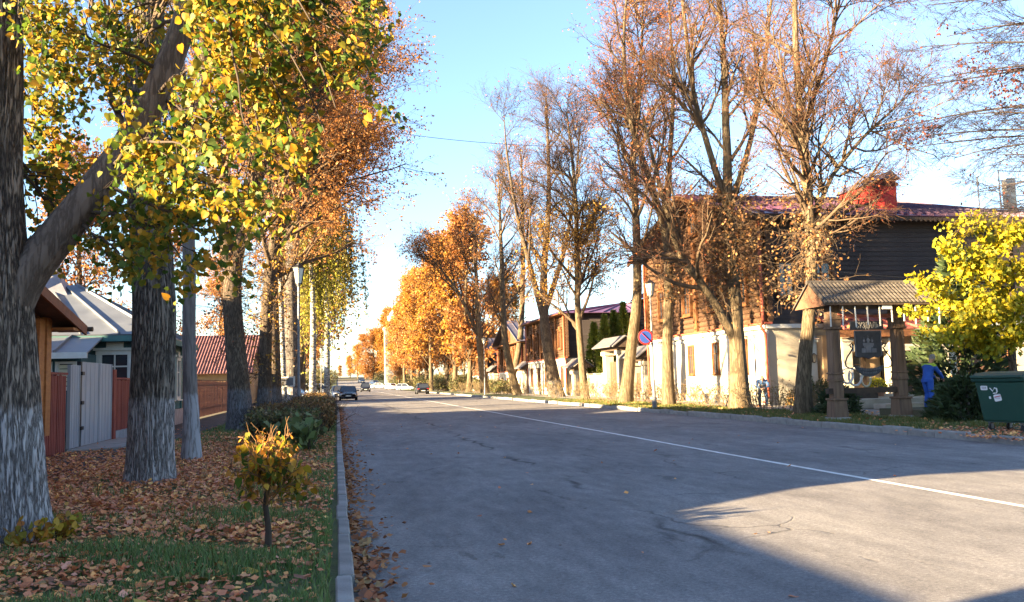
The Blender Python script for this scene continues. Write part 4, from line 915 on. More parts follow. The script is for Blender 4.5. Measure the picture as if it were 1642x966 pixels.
build_tree('linden_tree', 'linden with a pale scar right behind the sprouting one', GL, (-2.92, 44), st, BARK_D, G_(35), k=(36, 8, 8, 2), L=(6.6, 2.5, 1.1, .55), t0=.3, up=.01, lean=(.7, 0, 0),
           leaf=LF_TAN, nleaf=21000, lsize=.11, sprouts=60, spz=(3, 9), spl=1.3, spleaf=(LF_BROWN, 500, .1), twig=TW_R)
st = [stem_px(53, [(468, 664, .5), (468, 560, .44), (467, 430, .36), (480, 320, .27), (505, 220, .18), (530, 120, .1), (545, 30, .04)]),
      stem_px(53, [(468, 450, .25), (458, 320, .2), (450, 180, .12), (455, 60, .04)])]
TG = build_tree('linden_tree', 'massive dark linden behind the nearest left lamp', GL, (-2.75, 53), st, BARK_LB, G_(36), k=(36, 8, 8, 1), L=(6.2, 2.5, 1.1, .5), t0=.3, up=.02, lean=(.5, 0, 0),
           leaf=LF_TAN, nleaf=18000, lsize=.13, twig=TW_R)
FL = full_tree('linden_tree', 'orange linden of the left row beyond the birches', GL, G_(37), LF_TAN, 14000, h=25, ls=.26, k=(44, 9, 8, 0), L0=5.6, t0=.2, base=(-3.6, 86), up=.03, tw=.012)
FARL = 'orange lindens farther down the left row'
for i, (x, y, s) in enumerate([(-4, 103, .98), (-4.5, 118, .95), (-5, 138, .98), (-6, 160, .95), (-7, 185, .95), (-8, 215, .9), (-9, 250, .9), (-11, 290, .9), (-13, 340, .9), (-19, 70, .75), (-19, 98, .8), (-16, 130, .8)]):
    c = copy_tree(FL, loc=(x, y, .1 + zt(y)), rz=1 + i * 1.7, sc=(s, s, s * (1 - .02 * (i % 3))), label=(ORD[i] + ' orange linden of the left row counting from the weeping birches' if i < 8 else ORD[i - 8] + ' orange linden set back behind the left row')); c['group'] = FARL
# birches: two white trunks, one hung with yellow-green weeping shoots
st = [stem_px(50, [(457, 664, .17), (453, 560, .15), (450, 450, .13), (447, 320, .10), (450, 200, .05)])]
build_tree('birch_tree', 'slim white birch squeezed between two dark linden trunks', None, (-2.9, 50), st, BARK_W, G_(41), k=(20, 7, 7, 0), L=(2.2, 1.3, .8, .3), t0=.4, leaf=LF_GOLD, nleaf=1200, lsize=.10)
def weeping(name, label, base, h, trunk_r, g, n_st, ln, leafm, nleaf, ls, spread=3.0, bark=BARK_W, zlow=5):
    bx, by = base; R = empty(name, (bx, by, .1), label, 'tree'); off = np.array([bx, by, .1])
    pts, rad = spline([(bx, by, -.1, trunk_r), (bx + .1, by, h * .4, trunk_r * .8), (bx - .1, by, h * .75, trunk_r * .5), (bx, by, h, .04)], 16)
    link('trunk', npmesh('trunk', *(lambda v, f: (v, [f]))(*tubes((pts - off)[None], rad[None], 12)), True), bark, R)
    s, d, r, t, _ = kids(g, pts[None], rad[None], 26, .42, .98, .7, 1.1); l1 = spread * g.uniform(.6, 1.2, 26) * (1.2 - .6 * t)
    a, ar = grow(g, s, d, l1, np.minimum(r * .5, .06), 8, .08, .05, .3, .22)
    s, d, r, t, _ = kids(g, a, ar, n_st, .25, 1, .6, 1.2); d[:, 2] = -np.abs(d[:, 2]) - 1.2
    b, b_r = grow(g, s, d, ln * g.uniform(.4, 1.3, len(s)), np.full(len(s), .012), 10, .05, -.28, .5)
    v, f = join([tubes(a - off, ar, 6), tubes(b - off, b_r, 3)]); link('branches', npmesh('branches', v, f, True), TW_D, R)
    al = b[:, 2:].reshape(-1, 3); pos = al[g.integers(0, len(al), nleaf)] + g.normal(0, .07, (nleaf, 3)); pos = pos[pos[:, 2] > 1.2]
    v, f = leaves(g, pos - off, ls, 1.6); prop(link('foliage', npmesh('foliage', v, [f]), leafm, R), kind='stuff')
    return R
weeping('weeping_birch', 'yellow green weeping birch with white trunk behind the lamp', (-1.75, 65), 17, .26, G_(42), 26, 5.4, LF_WILLOW, 17000, .15, 2.6)
weeping('weeping_birch', 'dark weeping birch with long shoots hanging over the parked cars', (-.9, 80), 19, .28, G_(43), 22, 5.5, leafmat('dusky hanging leaves', [(.16, .15, .02), (.10, .09, .02), (.28, .22, .03), (.34, .2, .03)], .35), 20000, .17, 4.4)

# ---- tree off to the right whose dull shoots hang into the upper right corner
def aimed_branches(g, starts, targets, r0, n=10, wig=.05, sag=.0):
    N = len(targets); s = np.asarray(starts, float); e = np.asarray(targets, float); t = np.linspace(0, 1, n)[None, :, None]
    mid = (s + e) / 2 + np.array([0, 0, 1.0]) * (np.linalg.norm(e - s, axis=1) * .10)[:, None] + g.normal(0, .12, (N, 3))
    p = (1 - t) ** 2 * s[:, None] + 2 * t * (1 - t) * mid[:, None] + t ** 2 * e[:, None]
    w = g.normal(0, wig, (N, n, 3)); w[:, 0] = 0; p = p + np.cumsum(w, 1) * .35
    return p, np.asarray(r0)[:, None] * np.linspace(1, .2, n)[None]
g = G_(51)
OT = empty('linden_tree', (21.5, 15.5, .1), 'tree at the right edge reaching dull bare shoots into the sky', 'tree'); off = np.array([21.5, 15.5, .1])
pts, rad = spline([(21.5, 15.5, -.1, .4), (21.4, 15.6, 4, .34), (21.2, 15.8, 8, .26), (21, 16, 12, .16), (21, 16, 16, .05)], 16)
link('trunk', npmesh('trunk', *(lambda v, f: (v, [f]))(*tubes((pts - off)[None], rad[None], 12)), True), BARK_R, OT)
tg = [(1432, 205, 21), (1462, 150, 21), (1480, 75, 20), (1478, 10, 20), (1520, -30, 20), (1560, 40, 19), (1455, 238, 22), (1500, 130, 20), (1545, 190, 19.5), (1530, 250, 20), (1575, 300, 19), (1600, 250, 19), (1560, 120, 19.5), (1610, 180, 19), (1620, 60, 19), (1600, -40, 19),
      (1640, 320, 18.5), (1475, 215, 20.5), (1640, 120, 18.5), (1515, 60, 20), (1580, 340, 19.5)]
tw_ = np.array([P(*t) for t in tg]); sz = pts[np.clip(np.searchsorted(pts[:, 2], tw_[:, 2] - 1.8), 3, 14)]
a, ar = aimed_branches(g, sz, tw_, np.full(len(tg), .055), 12)
s, d, r, t, _ = kids(g, a, ar, 17, .3, 1, .35, .8, flat=.3, bias=(-.3, .2, -.2)); b, b_r = grow(g, s, d, 1.15 * g.uniform(.5, 1.3, len(s)), np.minimum(r * .6, .012), 6, .12, .02, .35)
s, d, r, t, _ = kids(g, b, b_r, 9, .15, 1, .35, .8); c, c_r = grow(g, s, d, .5 * g.uniform(.5, 1.3, len(s)), np.full(len(s), .005), 4, .14, 0, .5, .05)
s, d, r, t, _ = kids(g, c, c_r, 4, .2, 1, .4, .9); e, e_r = grow(g, s, d, .22 * g.uniform(.5, 1.3, len(s)), np.full(len(s), .0042), 3, .1, 0, .6, .05)
v, f = join([tubes(a - off, ar, 6), tubes(b - off, b_r, 4)]); link('branches', npmesh('branches', v, f, True), pm('dull branch bark', (.05, .04, .042), (.03, .025, .028), 4, .9, .1), OT)
v, f = join([tubes(c - off, c_r, 3), tubes(e - off, e_r, 3)]); prop(link('twigs', npmesh('twigs', v, f), TW_P, OT), kind='stuff')
al = np.concatenate([c[:, -1], e[:, -1]]); ctr = np.array([P(1455, 215, 21), P(1520, 60, 20), P(1560, 110, 19.5), P(1620, 140, 19), P(1480, 200, 20.5)])
near = al[np.min(np.linalg.norm(al[:, None] - ctr[None], axis=2), 1) < .55]
pos = np.concatenate([near[g.integers(0, len(near), 650)], al[g.integers(0, len(al), 350)]])
v, f = leaves(g, pos - off, .075, .5); prop(link('foliage', npmesh('foliage', v, [f]), leafmat('dull red leaves', [(.13, .035, .025), (.09, .03, .028), (.18, .06, .03)], .3), OT), kind='stuff')

# ---- the near linden with green and yellow leaves hanging into the picture
g = G_(61)
NL = empty('linden_tree', (-3.2, 9.76, .1), 'nearest linden with big slanting limb and green yellow leaves', 'tree'); off = np.array([-3.2, 9.76, .1])
s1 = stem_px(9.76, [(12, 868, .41), (6, 780, .39), (2, 690, .375), (-4, 560, .36), (-14, 420, .335), (-18, 280, .30), (-14, 120, .28), (-12, -80, .25), (-10, -320, .18), (0, -560, .06)])
s2 = stem_px(9.7, [(8, 505, .22), (42, 442, .20), (88, 385, .18), (140, 320, .165), (205, 235, .155), (255, 140, .14), (296, 30, .125), (325, -100, .10), (345, -240, .06)], .08)
pa, ra = spline(s1, 130); pb, rb = spline(s2, 70)
v, f = ridged(pa - off, ra, 240, g, 34, .03, .14); link('trunk', npmesh('trunk', v, [f], True), BARK_L, NL)
v, f = ridged(pb - off, rb, 64, g, 12, .010, 0); link('limb', npmesh('limb', v, [f], True), barkmat('limb bark', (.17, .13, .11), (.09, .068, .058), None, 1, 12, .5), NL)
tg = [(630, 75, 8.6), (600, 20, 8.6), (575, -40, 8.5), (585, 130, 8.2), (560, 60, 8), (545, 180, 8), (500, 40, 7.4), (520, 235, 8.4), (505, 290, 8.6), (440, 325, 8.2), (480, 130, 7.6), (410, 200, 7.4), (380, 60, 8.2),
      (340, 130, 8.4), (340, 290, 8.2), (345, 400, 8.8), (300, 432, 9.0), (205, 408, 9.0), (225, 350, 9.4), (150, 395, 10.6), (105, 370, 11), (90, 260, 11.2), (65, 150, 10.8), (100, 50, 9.2), (180, 30, 11), (245, 170, 11.2),
      (285, 240, 7.2), (440, 110, 9.2), (610, 80, 9.2), (460, 20, 10.2), (262, 310, 11), (380, 350, 9.0), (130, 200, 11.6), (60, 60, 8.8), (150, 110, 11.2), (340, 190, 9.6), (420, 260, 9.2), (80, 320, 11.5), (250, 50, 11.5), (560, 0, 9.4), (520, -30, 9), (350, 0, 9), (200, 110, 11.3), (400, 130, 8.6), (475, 210, 8.2)]
T = np.array([P(*t) for t in tg])
st_ = []
for p in T:
    q = pb[np.argmin(np.linalg.norm(pb - (p + np.array([-.6, .2, .5])), axis=1))] if p[0] > -2.7 else pa[np.argmin(np.linalg.norm(pa - (p + np.array([0, 0, .9])), axis=1))]
    if p[0] > -.9: q = pb[-12 + rnd.randrange(8)]
    st_.append(q)
a, ar = aimed_branches(g, st_, T, np.full(len(T), .026), 12, .05)
s, d, r, t, _ = kids(g, a, ar, 10, .25, 1, .4, .9, flat=.2); b, b_r = grow(g, s, d, .62 * g.uniform(.4, 1.3, len(s)) * (1.15 - .5 * t), np.minimum(r * .6, .007), 6, .13, -.03, .4)
s, d, r, t, _ = kids(g, b, b_r, 4, .2, 1, .4, .9); c, c_r = grow(g, s, d, .24 * g.uniform(.5, 1.3, len(s)), np.full(len(s), .0028), 4, .15, -.05, .5)
v, f = join([tubes(a - off, ar, 7), tubes(b - off, b_r, 5)]); link('branches', npmesh('branches', v, f, True), TW_D, NL)
v, f = join([tubes(c - off, c_r, 3)]); prop(link('twigs', npmesh('twigs', v, f), TW_D, NL), kind='stuff')
HEART = np.array([[0, 0, 0], [-.10, .26, .03], [.10, .50, .07], [.45, .50, .09], [.80, .26, .05], [1.08, 0, -.06], [.80, -.26, .05], [.45, -.50, .09], [.10, -.50, .07], [-.10, -.26, .03]])
al = np.concatenate([c[:, -1], c[:, 2], c[:, 1], b[:, -1], b[:, 3], b[:, 4]])
cov = g.integers(0, len(al), 14500); pos = al[cov] + g.normal(0, .07, (14500, 3))
v, f = leaves(g, pos - off, .056, .45, shape=HEART, sv=.45); prop(link('foliage', npmesh('foliage', v, [f]), LF_LINDEN, NL), kind='stuff')
LFO = leafmat('linden leaf', LF_LIND, .45, per='object')
hm = []
for sgn in (1, .4, -.8):
    hv = HEART * np.array([1, 1, sgn]); me = npmesh('leaf', hv, [np.array([[0, i, i + 1] for i in range(1, 9)] + [[0, 9, 1]])[:8]]); hm.append(me)
front = al[np.argsort(np.linalg.norm(al - np.array([0, 0, EYE]), axis=1))][:1500]
front = front[g.permutation(len(front))[:290]]
for i, p in enumerate(front):
    o = link('leaf', hm[i % 3], LFO, NL, p + g.normal(0, .03, 3) - off); s_ = float(.066 * g.uniform(.7, 1.3)); o.scale = (s_, s_, s_)
    o.rotation_euler = (float(g.uniform(-1, 1)), float(g.uniform(.3, 1.6)), float(g.uniform(0, 6.28)))
# crown above the picture, so that the tree throws a real shade
s, d, r, t, _ = kids(g, pa[None], ra[None], 22, .72, .99, .5, 1.1); a2, a2r = grow(g, s, d, 3.2 * g.uniform(.6, 1.2, 22), np.minimum(r * .4, .06), 8, .1, .05, .3)
s, d, r, t, _ = kids(g, a2, a2r, 9, .3, 1, .4, .9); b2, b2r = grow(g, s, d, 1.2 * g.uniform(.5, 1.2, len(s)), np.minimum(r * .6, .015), 6, .12, .02, .35)
v, f = join([tubes(a2 - off, a2r, 6), tubes(b2 - off, b2r, 4)]); link('upper_branches', npmesh('upper_branches', v, f, True), TW_D, NL)
al2 = b2[:, 2:].reshape(-1, 3); pos = al2[g.integers(0, len(al2), 2500)] + g.normal(0, .12, (2500, 3)); v, f = leaves(g, pos - off, .10, .4, shape=LEAF); prop(link('upper_foliage', npmesh('upper_foliage', v, [f]), LF_LINDEN, NL), kind='stuff')
# leafy shoots round its foot
th = g.uniform(-1.2, 2.6, 60); s = np.stack([-3.15 + .5 * np.cos(th), 9.6 - .45 * np.abs(np.sin(th)), np.full(60, .12)], 1); d = np.stack([np.cos(th) * .4, -np.abs(np.sin(th)) * .4, np.ones(60)], 1)
p, pr_ = grow(g, s, d, .24 * g.uniform(.5, 1.3, 60), np.full(60, .004), 5, .2, 0, .5)
v, f = tubes(p - off, pr_, 3); v2, f2 = leaves(g, p[:, 2:].reshape(-1, 3) - off, .07, 0, shape=HEART)
link('foot_shoots', npmesh('foot_shoots', v, [f]), TW_D, NL); prop(link('foot_foliage', npmesh('foot_foliage', v2, [f2]), leafmat('foot leaves', [(.5, .2, .03), (.42, .3, .03), (.2, .2, .03), (.4, .14, .03)], .35), NL), kind='stuff')

# ---- yellow maple, spruce and thujas on the right
g = G_(71)
MP = empty('maple_tree', (20.6, 23.6, .1), 'bright yellow maple leaning over the green container', 'tree'); off = np.array([20.6, 23.6, .1])
pts, rad = spline([(20.6, 23.6, 0, .13), (20.5, 23.5, 2.2, .11), (20.6, 23.4, 4.2, .08), (20.7, 23.4, 6.2, .03)], 12)
link('trunk', npmesh('trunk', *(lambda v, f: (v, [f]))(*tubes((pts - off)[None], rad[None], 10)), True), BARK_D, MP)
tg = [(1470, 500, 23), (1490, 450, 23), (1500, 540, 22.6), (1520, 400, 23), (1550, 360, 23.4), (1580, 545, 22.4), (1620, 540, 22.2), (1640, 480, 22), (1600, 430, 22.6), (1560, 480, 22.4), (1530, 520, 22.2), (1620, 370, 23), (1590, 500, 22), (1540, 430, 23.6), (1475, 525, 23.4), (1660, 420, 22.4), (1660, 530, 22), (1580, 400, 24), (1510, 480, 24), (1680, 360, 23), (1610, 470, 23.8)]
T = np.array([P(*t) for t in tg]); ss = pts[np.clip(np.searchsorted(pts[:, 2], T[:, 2] - .7), 3, 10)]
a, ar = aimed_branches(g, ss, T, np.full(len(T), .03), 10, .04); s, d, r, t, _ = kids(g, a, ar, 10, .25, 1, .4, .9, flat=.3); b, b_r = grow(g, s, d, .6 * g.uniform(.4, 1.2, len(s)), np.full(len(s), .007), 6, .1, 0, .4)
v, f = join([tubes(a - off, ar, 6), tubes(b - off, b_r, 3)]); link('branches', npmesh('branches', v, f, True), TW_D, MP)
MAPLE = np.array([[0, 0, 0], [-.05, .35, 0], [.25, .3, .04], [.35, .62, .0], [.6, .3, .05], [1.0, .0, -.08], [.6, -.3, .05], [.35, -.62, 0], [.25, -.3, .04], [-.05, -.35, 0]])
al = b[:, 1:].reshape(-1, 3); pos = al[g.integers(0, len(al), 7000)] + g.normal(0, .12, (7000, 3)); gl = unit(pos - np.array([20.6, 23.6, 4]))
v, f = leaves(g, pos - off, .13, .7, shape=MAPLE); prop(link('foliage', npmesh('foliage', v, [f]), LF_MAPLE, MP), kind='stuff')
def needle_tree(name, label, group, base, h, r, g, mat, n=3200, ls=.16, z0=.1, shapef=None):
    bx, by = base; R = empty(name, (bx, by, .1), label, 'tree' if h > 1.6 else 'shrub', group)
    m = MB(); m.lathe(bx, by, [(0, .05 + h * .012), (h * .95, .015)], 8); m.build('trunk', DARKW, R)
    t = g.uniform(0, 1, n) ** 1.1; th = g.uniform(0, 2 * PI, n); rr = r * (shapef(t) if shapef else (1 - t)) * np.sqrt(g.uniform(.25, 1, n)) * (1 + .22 * np.sin(th * 5 + t * 9)) + .03
    pos = np.stack([rr * np.cos(th), rr * np.sin(th), z0 + t * (h - z0)], 1); ax = np.stack([np.cos(th), np.sin(th), g.uniform(-.1, .9, n)], 1) + g.normal(0, .35, (n, 3)); ax = unit(ax)
    sx = unit(np.cross(ax, g.normal(0, 1, (n, 3)))); s = ls * g.uniform(.6, 1.4, n)[:, None]
    v = np.stack([pos - ax * s * .3, pos + sx * s * .22, pos + ax * s, pos - sx * s * .22], 1).reshape(-1, 3); f = np.arange(4 * n).reshape(-1, 4)
    prop(link('foliage', npmesh('foliage', v, [f]), mat, R), kind='stuff'); return R
SPR = leafmat('spruce sprays', [(.03, .055, .02), (.05, .075, .03), (.025, .04, .02), (.07, .085, .03)], .15)
THU = leafmat('thuja sprays', [(.14, .19, .03), (.24, .26, .035), (.08, .12, .025), (.28, .28, .04)], .3)
cyl = lambda t: np.clip(1.35 - 1.35 * t ** 1.8, 0, 1) * np.clip(.55 + t * 4, 0, 1)
needle_tree('spruce_tree', 'dark green spruce rising behind the yellow maple', None, (22.6, 28.5), 6.2, 2.0, G_(72), SPR, 6500, .26, .6)
for i, (px, y, h) in enumerate([(972, 72, 6.9), (987, 72.5, 7.3), (1003, 72, 8.0), (955, 73, 6.3)]):
    needle_tree('thuja_tree', ['narrow thuja second from the left behind the tall gateway', 'narrow thuja third from the left behind the tall gateway', 'tallest thuja behind the tall gateway, nearest the leaning linden', 'lowest thuja, leftmost behind the tall gateway'][i], 'thujas behind the tall gateway', (round(P(px, 600, y).x, 2), y), h, .68, G_(73 + i), THU, 4200, .26, .3, cyl)
needle_tree('juniper_bush', 'dark juniper bush between the signboard and the green container', None, (17.75, 22.2), 1.25, .95, G_(80), SPR, 3600, .17, .05, lambda t: np.sqrt(np.clip(1 - t ** 2, 0, 1)))
needle_tree('juniper_bush', 'small dark juniper beside the left post of the signboard', None, (17.4, 28.2), 1.0, .7, G_(81), SPR, 1500, .15, .05, lambda t: np.sqrt(np.clip(1 - t ** 2, 0, 1)))

# ---- low shrubs: hedge on the left verge, thin bare bushes along the right kerb
def shrub(name, label, group, base, size, g, stems, nl, leafm, ls, cat='shrub', twig=TW_D, box=True, wig=.2, k2=7):
    bx, by, bz = base; R = empty(name, base, label, cat, group); w, l, h = size; n = stems
    s = np.stack([g.uniform(-w * .4, w * .4, n), g.uniform(-l * .42, l * .42, n), np.zeros(n)], 1); d = np.stack([s[:, 0] * .5, s[:, 1] * .35, np.ones(n) * .8], 1) + g.normal(0, .15, (n, 3))
    a, ar = grow(g, s, unit(d), h * g.uniform(.7, 1.1, n), np.full(n, .012), 6, .12, .04, .4)
    s2, d2, r2, t2, _ = kids(g, a, ar, k2, .2, 1, .4, 1.0); b, b_r = grow(g, s2, d2, h * .38 * g.uniform(.4, 1.3, len(s2)), np.full(len(s2), .005), 5, wig, .02, .5)
    s3, d3, r3, t3, _ = kids(g, b, b_r, 3, .2, 1, .4, 1.0); c, c_r = grow(g, s3, d3, h * .16 * g.uniform(.4, 1.3, len(s3)), np.full(len(s3), .0035), 3, wig, 0, .5)
    v, f = join([tubes(a, ar, 5), tubes(b, b_r, 3), tubes(c, c_r, 3)]); link('stems', npmesh('stems', v, f, True), twig, R)
    al = np.concatenate([b[:, 2:].reshape(-1, 3), c.reshape(-1, 3)])
    if box: al = al[(np.abs(al[:, 0]) < w / 2) & (np.abs(al[:, 1]) < l / 2) & (al[:, 2] < h)]
    pos = al[g.integers(0, len(al), nl)] + g.normal(0, ls * .5, (nl, 3))
    v, f = leaves(g, pos, ls, .1); prop(link('foliage', npmesh('foliage', v, [f]), leafm, R), kind='stuff'); return R
LF_HEDGE = leafmat('hedge leaves', [(0.075, 0.0975, 0.03), (0.128, 0.128, 0.045), (0.0525, 0.075, 0.027), (0.225, 0.15, 0.06), (0.15, 0.143, 0.0525)], .2)
HG = 'clipped shrubs forming the hedge along the left kerb'
h0 = shrub('hedge_shrub', 'front shrub of the dark hedge on the left verge', HG, (-1.35, 24.0, .12), (1.7, 3.8, .85), G_(91), 130, 9000, LF_HEDGE, .075)
h0b = shrub('hedge_shrub', 'reddish brown shrub of the hedge beside the left kerb', HG, (-.75, 29.0, .12), (1.3, 4.2, 1.05), G_(92), 110, 6500, leafmat('reddish hedge leaves', [(.24, .12, .045), (.15, .12, .045), (.33, .15, .05), (.10, .10, .03)], .25), .08)
for i, (x, y, s) in enumerate([(-1.9, 29.0, .85), (-1.4, 33.6, .88), (-1.2, 38.0, .92), (-1.4, 42.5, .88), (-1.3, 47.0, .95), (-1.4, 51.5, .9), (-1.3, 56, .92), (-1.4, 60.3, .9)]):
    copy_tree(h0 if i % 3 else h0b, loc=(x, y, .12), rz=PI * (i % 2), sc=s, label=ORD[i] + ' dark hedge shrub along the left kerb behind the front one')
BUR = shrub('burdock_plant', 'grey green broad leaved plant before the hedge', None, (-.95, 20.6, .12), (.9, 1.3, .65), G_(93), 26, 240, leafmat('broad grey green leaves', [(.12, .165, .055), (.09, .12, .04), (.15, .19, .07)], .25), .22, 'plant', k2=3)
LF_THIN = leafmat('thin bush leaves', [(.20, .14, .05), (.30, .18, .06), (.12, .10, .035), (.34, .26, .08)], .3)
GB = 'thin bare bushes along the right verge'
b0 = shrub('bare_bush', 'thin bare bush before the forked linden by the log house', GB, (17.3, 33.2, .13), (1.1, 3.6, 1.05), G_(94), 46, 500, LF_THIN, .06, box=False, twig=pm('bush twig', (.22, .16, .10), (.13, .095, .06), 5, .9, 0))
for i, (x, y, s, lb) in enumerate([(17.9, 30.6, .8, 'low bare bush just right of the forked linden'), (17.4, 38.8, 1.0, 'thin bare bush beneath the log house windows'), (17.3, 43.6, 1.05, 'thin bare bush left of the two stemmed linden'), (17.2, 50.8, 1.15, 'thin bare bush before the lower white gateway'), (17.4, 56.0, 1.2, 'thin bare bush before the tall white gateway'), (17.6, 65.6, 1.2, 'thin bare bush right of the three stemmed linden'), (17.8, 79.5, 1.25, 'thin bare bush left of the three stemmed linden'),
                               (17.8, 102.5, 1.3, 'bare bush by the brown gabled house'), (17.8, 114, 1.3, 'bare bush by the farthest gateway')]):
    copy_tree(b0, loc=(x, y, .13), rz=.2 * i, sc=s, label=lb)
gb = shrub('green_bush', 'dense dark green bush beneath the left bent linden', None, (17.0, 92, .13), (1.8, 4.5, 1.5), G_(95), 60, 3000, LF_HEDGE, .12)
copy_tree(gb, loc=(16.6, 140, .13), sc=1.4, label='dark green bush right of the dark parked car')
copy_tree(gb, loc=(16.0, 168, .13), sc=1.7, label='dark green bush between the dark car and silver cars')
UG = 'dark bushes beneath the far trees'
for i, (x, y, s) in enumerate([(19.5, 118, 1.2), (20, 126, 1.5), (18.5, 133, 1.2), (20.5, 150, 1.8), (18, 158, 1.3), (20, 176, 2.0), (18, 190, 1.6), (20, 205, 2.2), (19, 228, 2.2), (18, 245, 2.0), (20, 270, 2.6), (18, 300, 2.4), (20, 330, 2.6)]):
    c = copy_tree(gb, loc=(x, y, .1 + zt(y)), rz=i * 1.3, sc=s, label=ORD[i] + ' dark bush beneath the right row beyond the dark parked car'); c['group'] = UG
for i, (x, y, s) in enumerate([(-6, 88, 1.3), (-5.5, 104, 1.6), (-6, 122, 1.8), (-5.5, 145, 1.8), (-5, 160, 1.7), (-6, 182, 2.2), (-5, 205, 2.2), (-6, 232, 2.4), (-7, 262, 2.6), (-6, 300, 2.8), (-5, 340, 2.6), (-9, 380, 3), (-17, 62, 1.5), (-18, 72, 1.6), (-18, 92, 1.8)]):
    c = copy_tree(gb, loc=(x, y, .1 + zt(y)), rz=i * 1.7, sc=s, label=ORD[i] + ' dark bush beneath the left row beyond the weeping birches'); c['group'] = 'dark bushes beneath the far left trees'
copy_tree(gb, loc=(19.6, 33.2, .13), rz=1.2, sc=(.75, .4, .8), label='dark rounded bush beside the kneeling height of the bending worker')

# the little shrub in the foreground, its top caught by the sun
g = G_(97)
SH = empty('small_shrub', (-.62, 8.29, .12), 'small golden leaved shrub with dark stem in the foreground grass', 'shrub')
sp, sr = spline([(0, 0, -.05, .034), (.01, 0, .2, .026), (-.015, 0, .42, .024), (.01, .01, .6, .02), (0, 0, .72, .014)], 14)
v, f = ridged(sp, sr, 14, g, 6, .004, .3); link('trunk', npmesh('trunk', v, [f], True), TW_D, SH)
s, d, r, t, _ = kids(g, sp[None], sr[None], 34, .45, .98, .5, 1.15); a, ar = grow(g, s, d, .42 * g.uniform(.6, 1.15, 34), np.full(34, .008), 8, .14, .03, .4)
s, d, r, t, _ = kids(g, a, ar, 6, .3, 1, .4, 1.0); b, b_r = grow(g, s, d, .20 * g.uniform(.5, 1.4, len(s)), np.full(len(s), .0042), 7, .28, .07, .5)
v, f = join([tubes(a, ar, 6), tubes(b, b_r, 4)]); link('branches', npmesh('branches', v, f, True), pm('ochre twig', (.24, .12, .045), (.12, .065, .03), 6, .8, .1), SH)
al = np.concatenate([a[:, 4:].reshape(-1, 3), b[:, 1:].reshape(-1, 3)]); al = al[(al[:, 2] < 1.06) & (g.uniform(0, 1, len(al)) < np.clip(2.3 - 1.7 * al[:, 2], .4, 1))]
SHL = leafmat('shrub leaf', [(0.69, 0.396, 0.033), (0.575, 0.242, 0.033), (0.759, 0.506, 0.055), (0.414, 0.154, 0.033), (0.483, 0.286, 0.044)], .4, per='object')
for i in range(285):
    p = al[g.integers(len(al))] + g.normal(0, .02, 3)
    o = link('leaf', hm[i % 3], SHL, SH, p); s_ = float(.06 * g.uniform(.7, 1.4)); o.scale = (s_, s_ * .8, s_); o.rotation_euler = (float(g.uniform(-1, 1)), float(g.uniform(.1, 1.7)), float(g.uniform(0, 6.28)))
pos = al[g.integers(0, len(al), 260)] + g.normal(0, .02, (260, 3)); v, f = leaves(g, pos, .05, .4, shape=HEART); prop(link('foliage', npmesh('foliage', v, [f]), leafmat('shrub leaves', [(.60, .36, .03), (.50, .22, .03), (.36, .14, .03)], .4), SH), kind='stuff')

# ================================================================== STREET FURNITURE
STEEL = pm('grey lamp paint', (0.18, 0.18, 0.192), (0.132, 0.132, 0.144), 5, .5, .1, 20, metal=.3)
FROST = pm('frosted lamp glass', (.75, .72, .62), (.68, .65, .56), 3, .3, 0)
def lamp_post(label, x, y, h, group='street lamps with tapering lanterns'):
    R = empty('street_lamp', (x, y, .12), label, 'street lamp', group)
    m = MB(); m.lathe(0, 0, [(0, .11), (.5, .11), (.55, .075), (1.3, .07), (1.35, .05), (h - .82, .042), (h - .8, .07), (h - .74, .08)], 12); m.build('pole', STEEL, None).parent = R
    m = MB(); m.lathe(0, 0, [(h - .735, .12), (h - .16, .225)], 6); g_ = m.build('lantern_glass', FROST, None); g_.parent = R
    m = MB()
    for k in range(6):
        t = 2 * PI * (k + .5) / 6; m.beam((.125 * math.cos(t), .125 * math.sin(t), h - .74), (.232 * math.cos(t), .232 * math.sin(t), h - .15), .022, .022)
    m.lathe(0, 0, [(h - .745, .13), (h - .715, .13)], 6); m.build('lantern_frame', IRON, None).parent = R
    m = MB(); m.lathe(0, 0, [(h - .158, .26), (h - .13, .26), (h - .03, .09), (h, .08), (h + .03, .03), (h + .1, .015)], 6); m.build('lantern_cap', IRON, None).parent = R
    return R
l1 = lamp_post('nearest grey street lamp among the left linden trunks', round(P(479, 600, 33).x, 2), 33, 5.95)
lamp_post('second left street lamp before the yellow green weeping birch', -1.75, 76, 6.2)
lamp_post('farther left street lamp beyond the weeping birch', -1.9, 112, 6.2)
LR = lamp_post('grey street lamp on the right carrying the no stopping sign', 14.45, 38.7, 6.0)
lamp_post('street lamp before the brown gabled house on the right', 15.6, 93, 6.2)
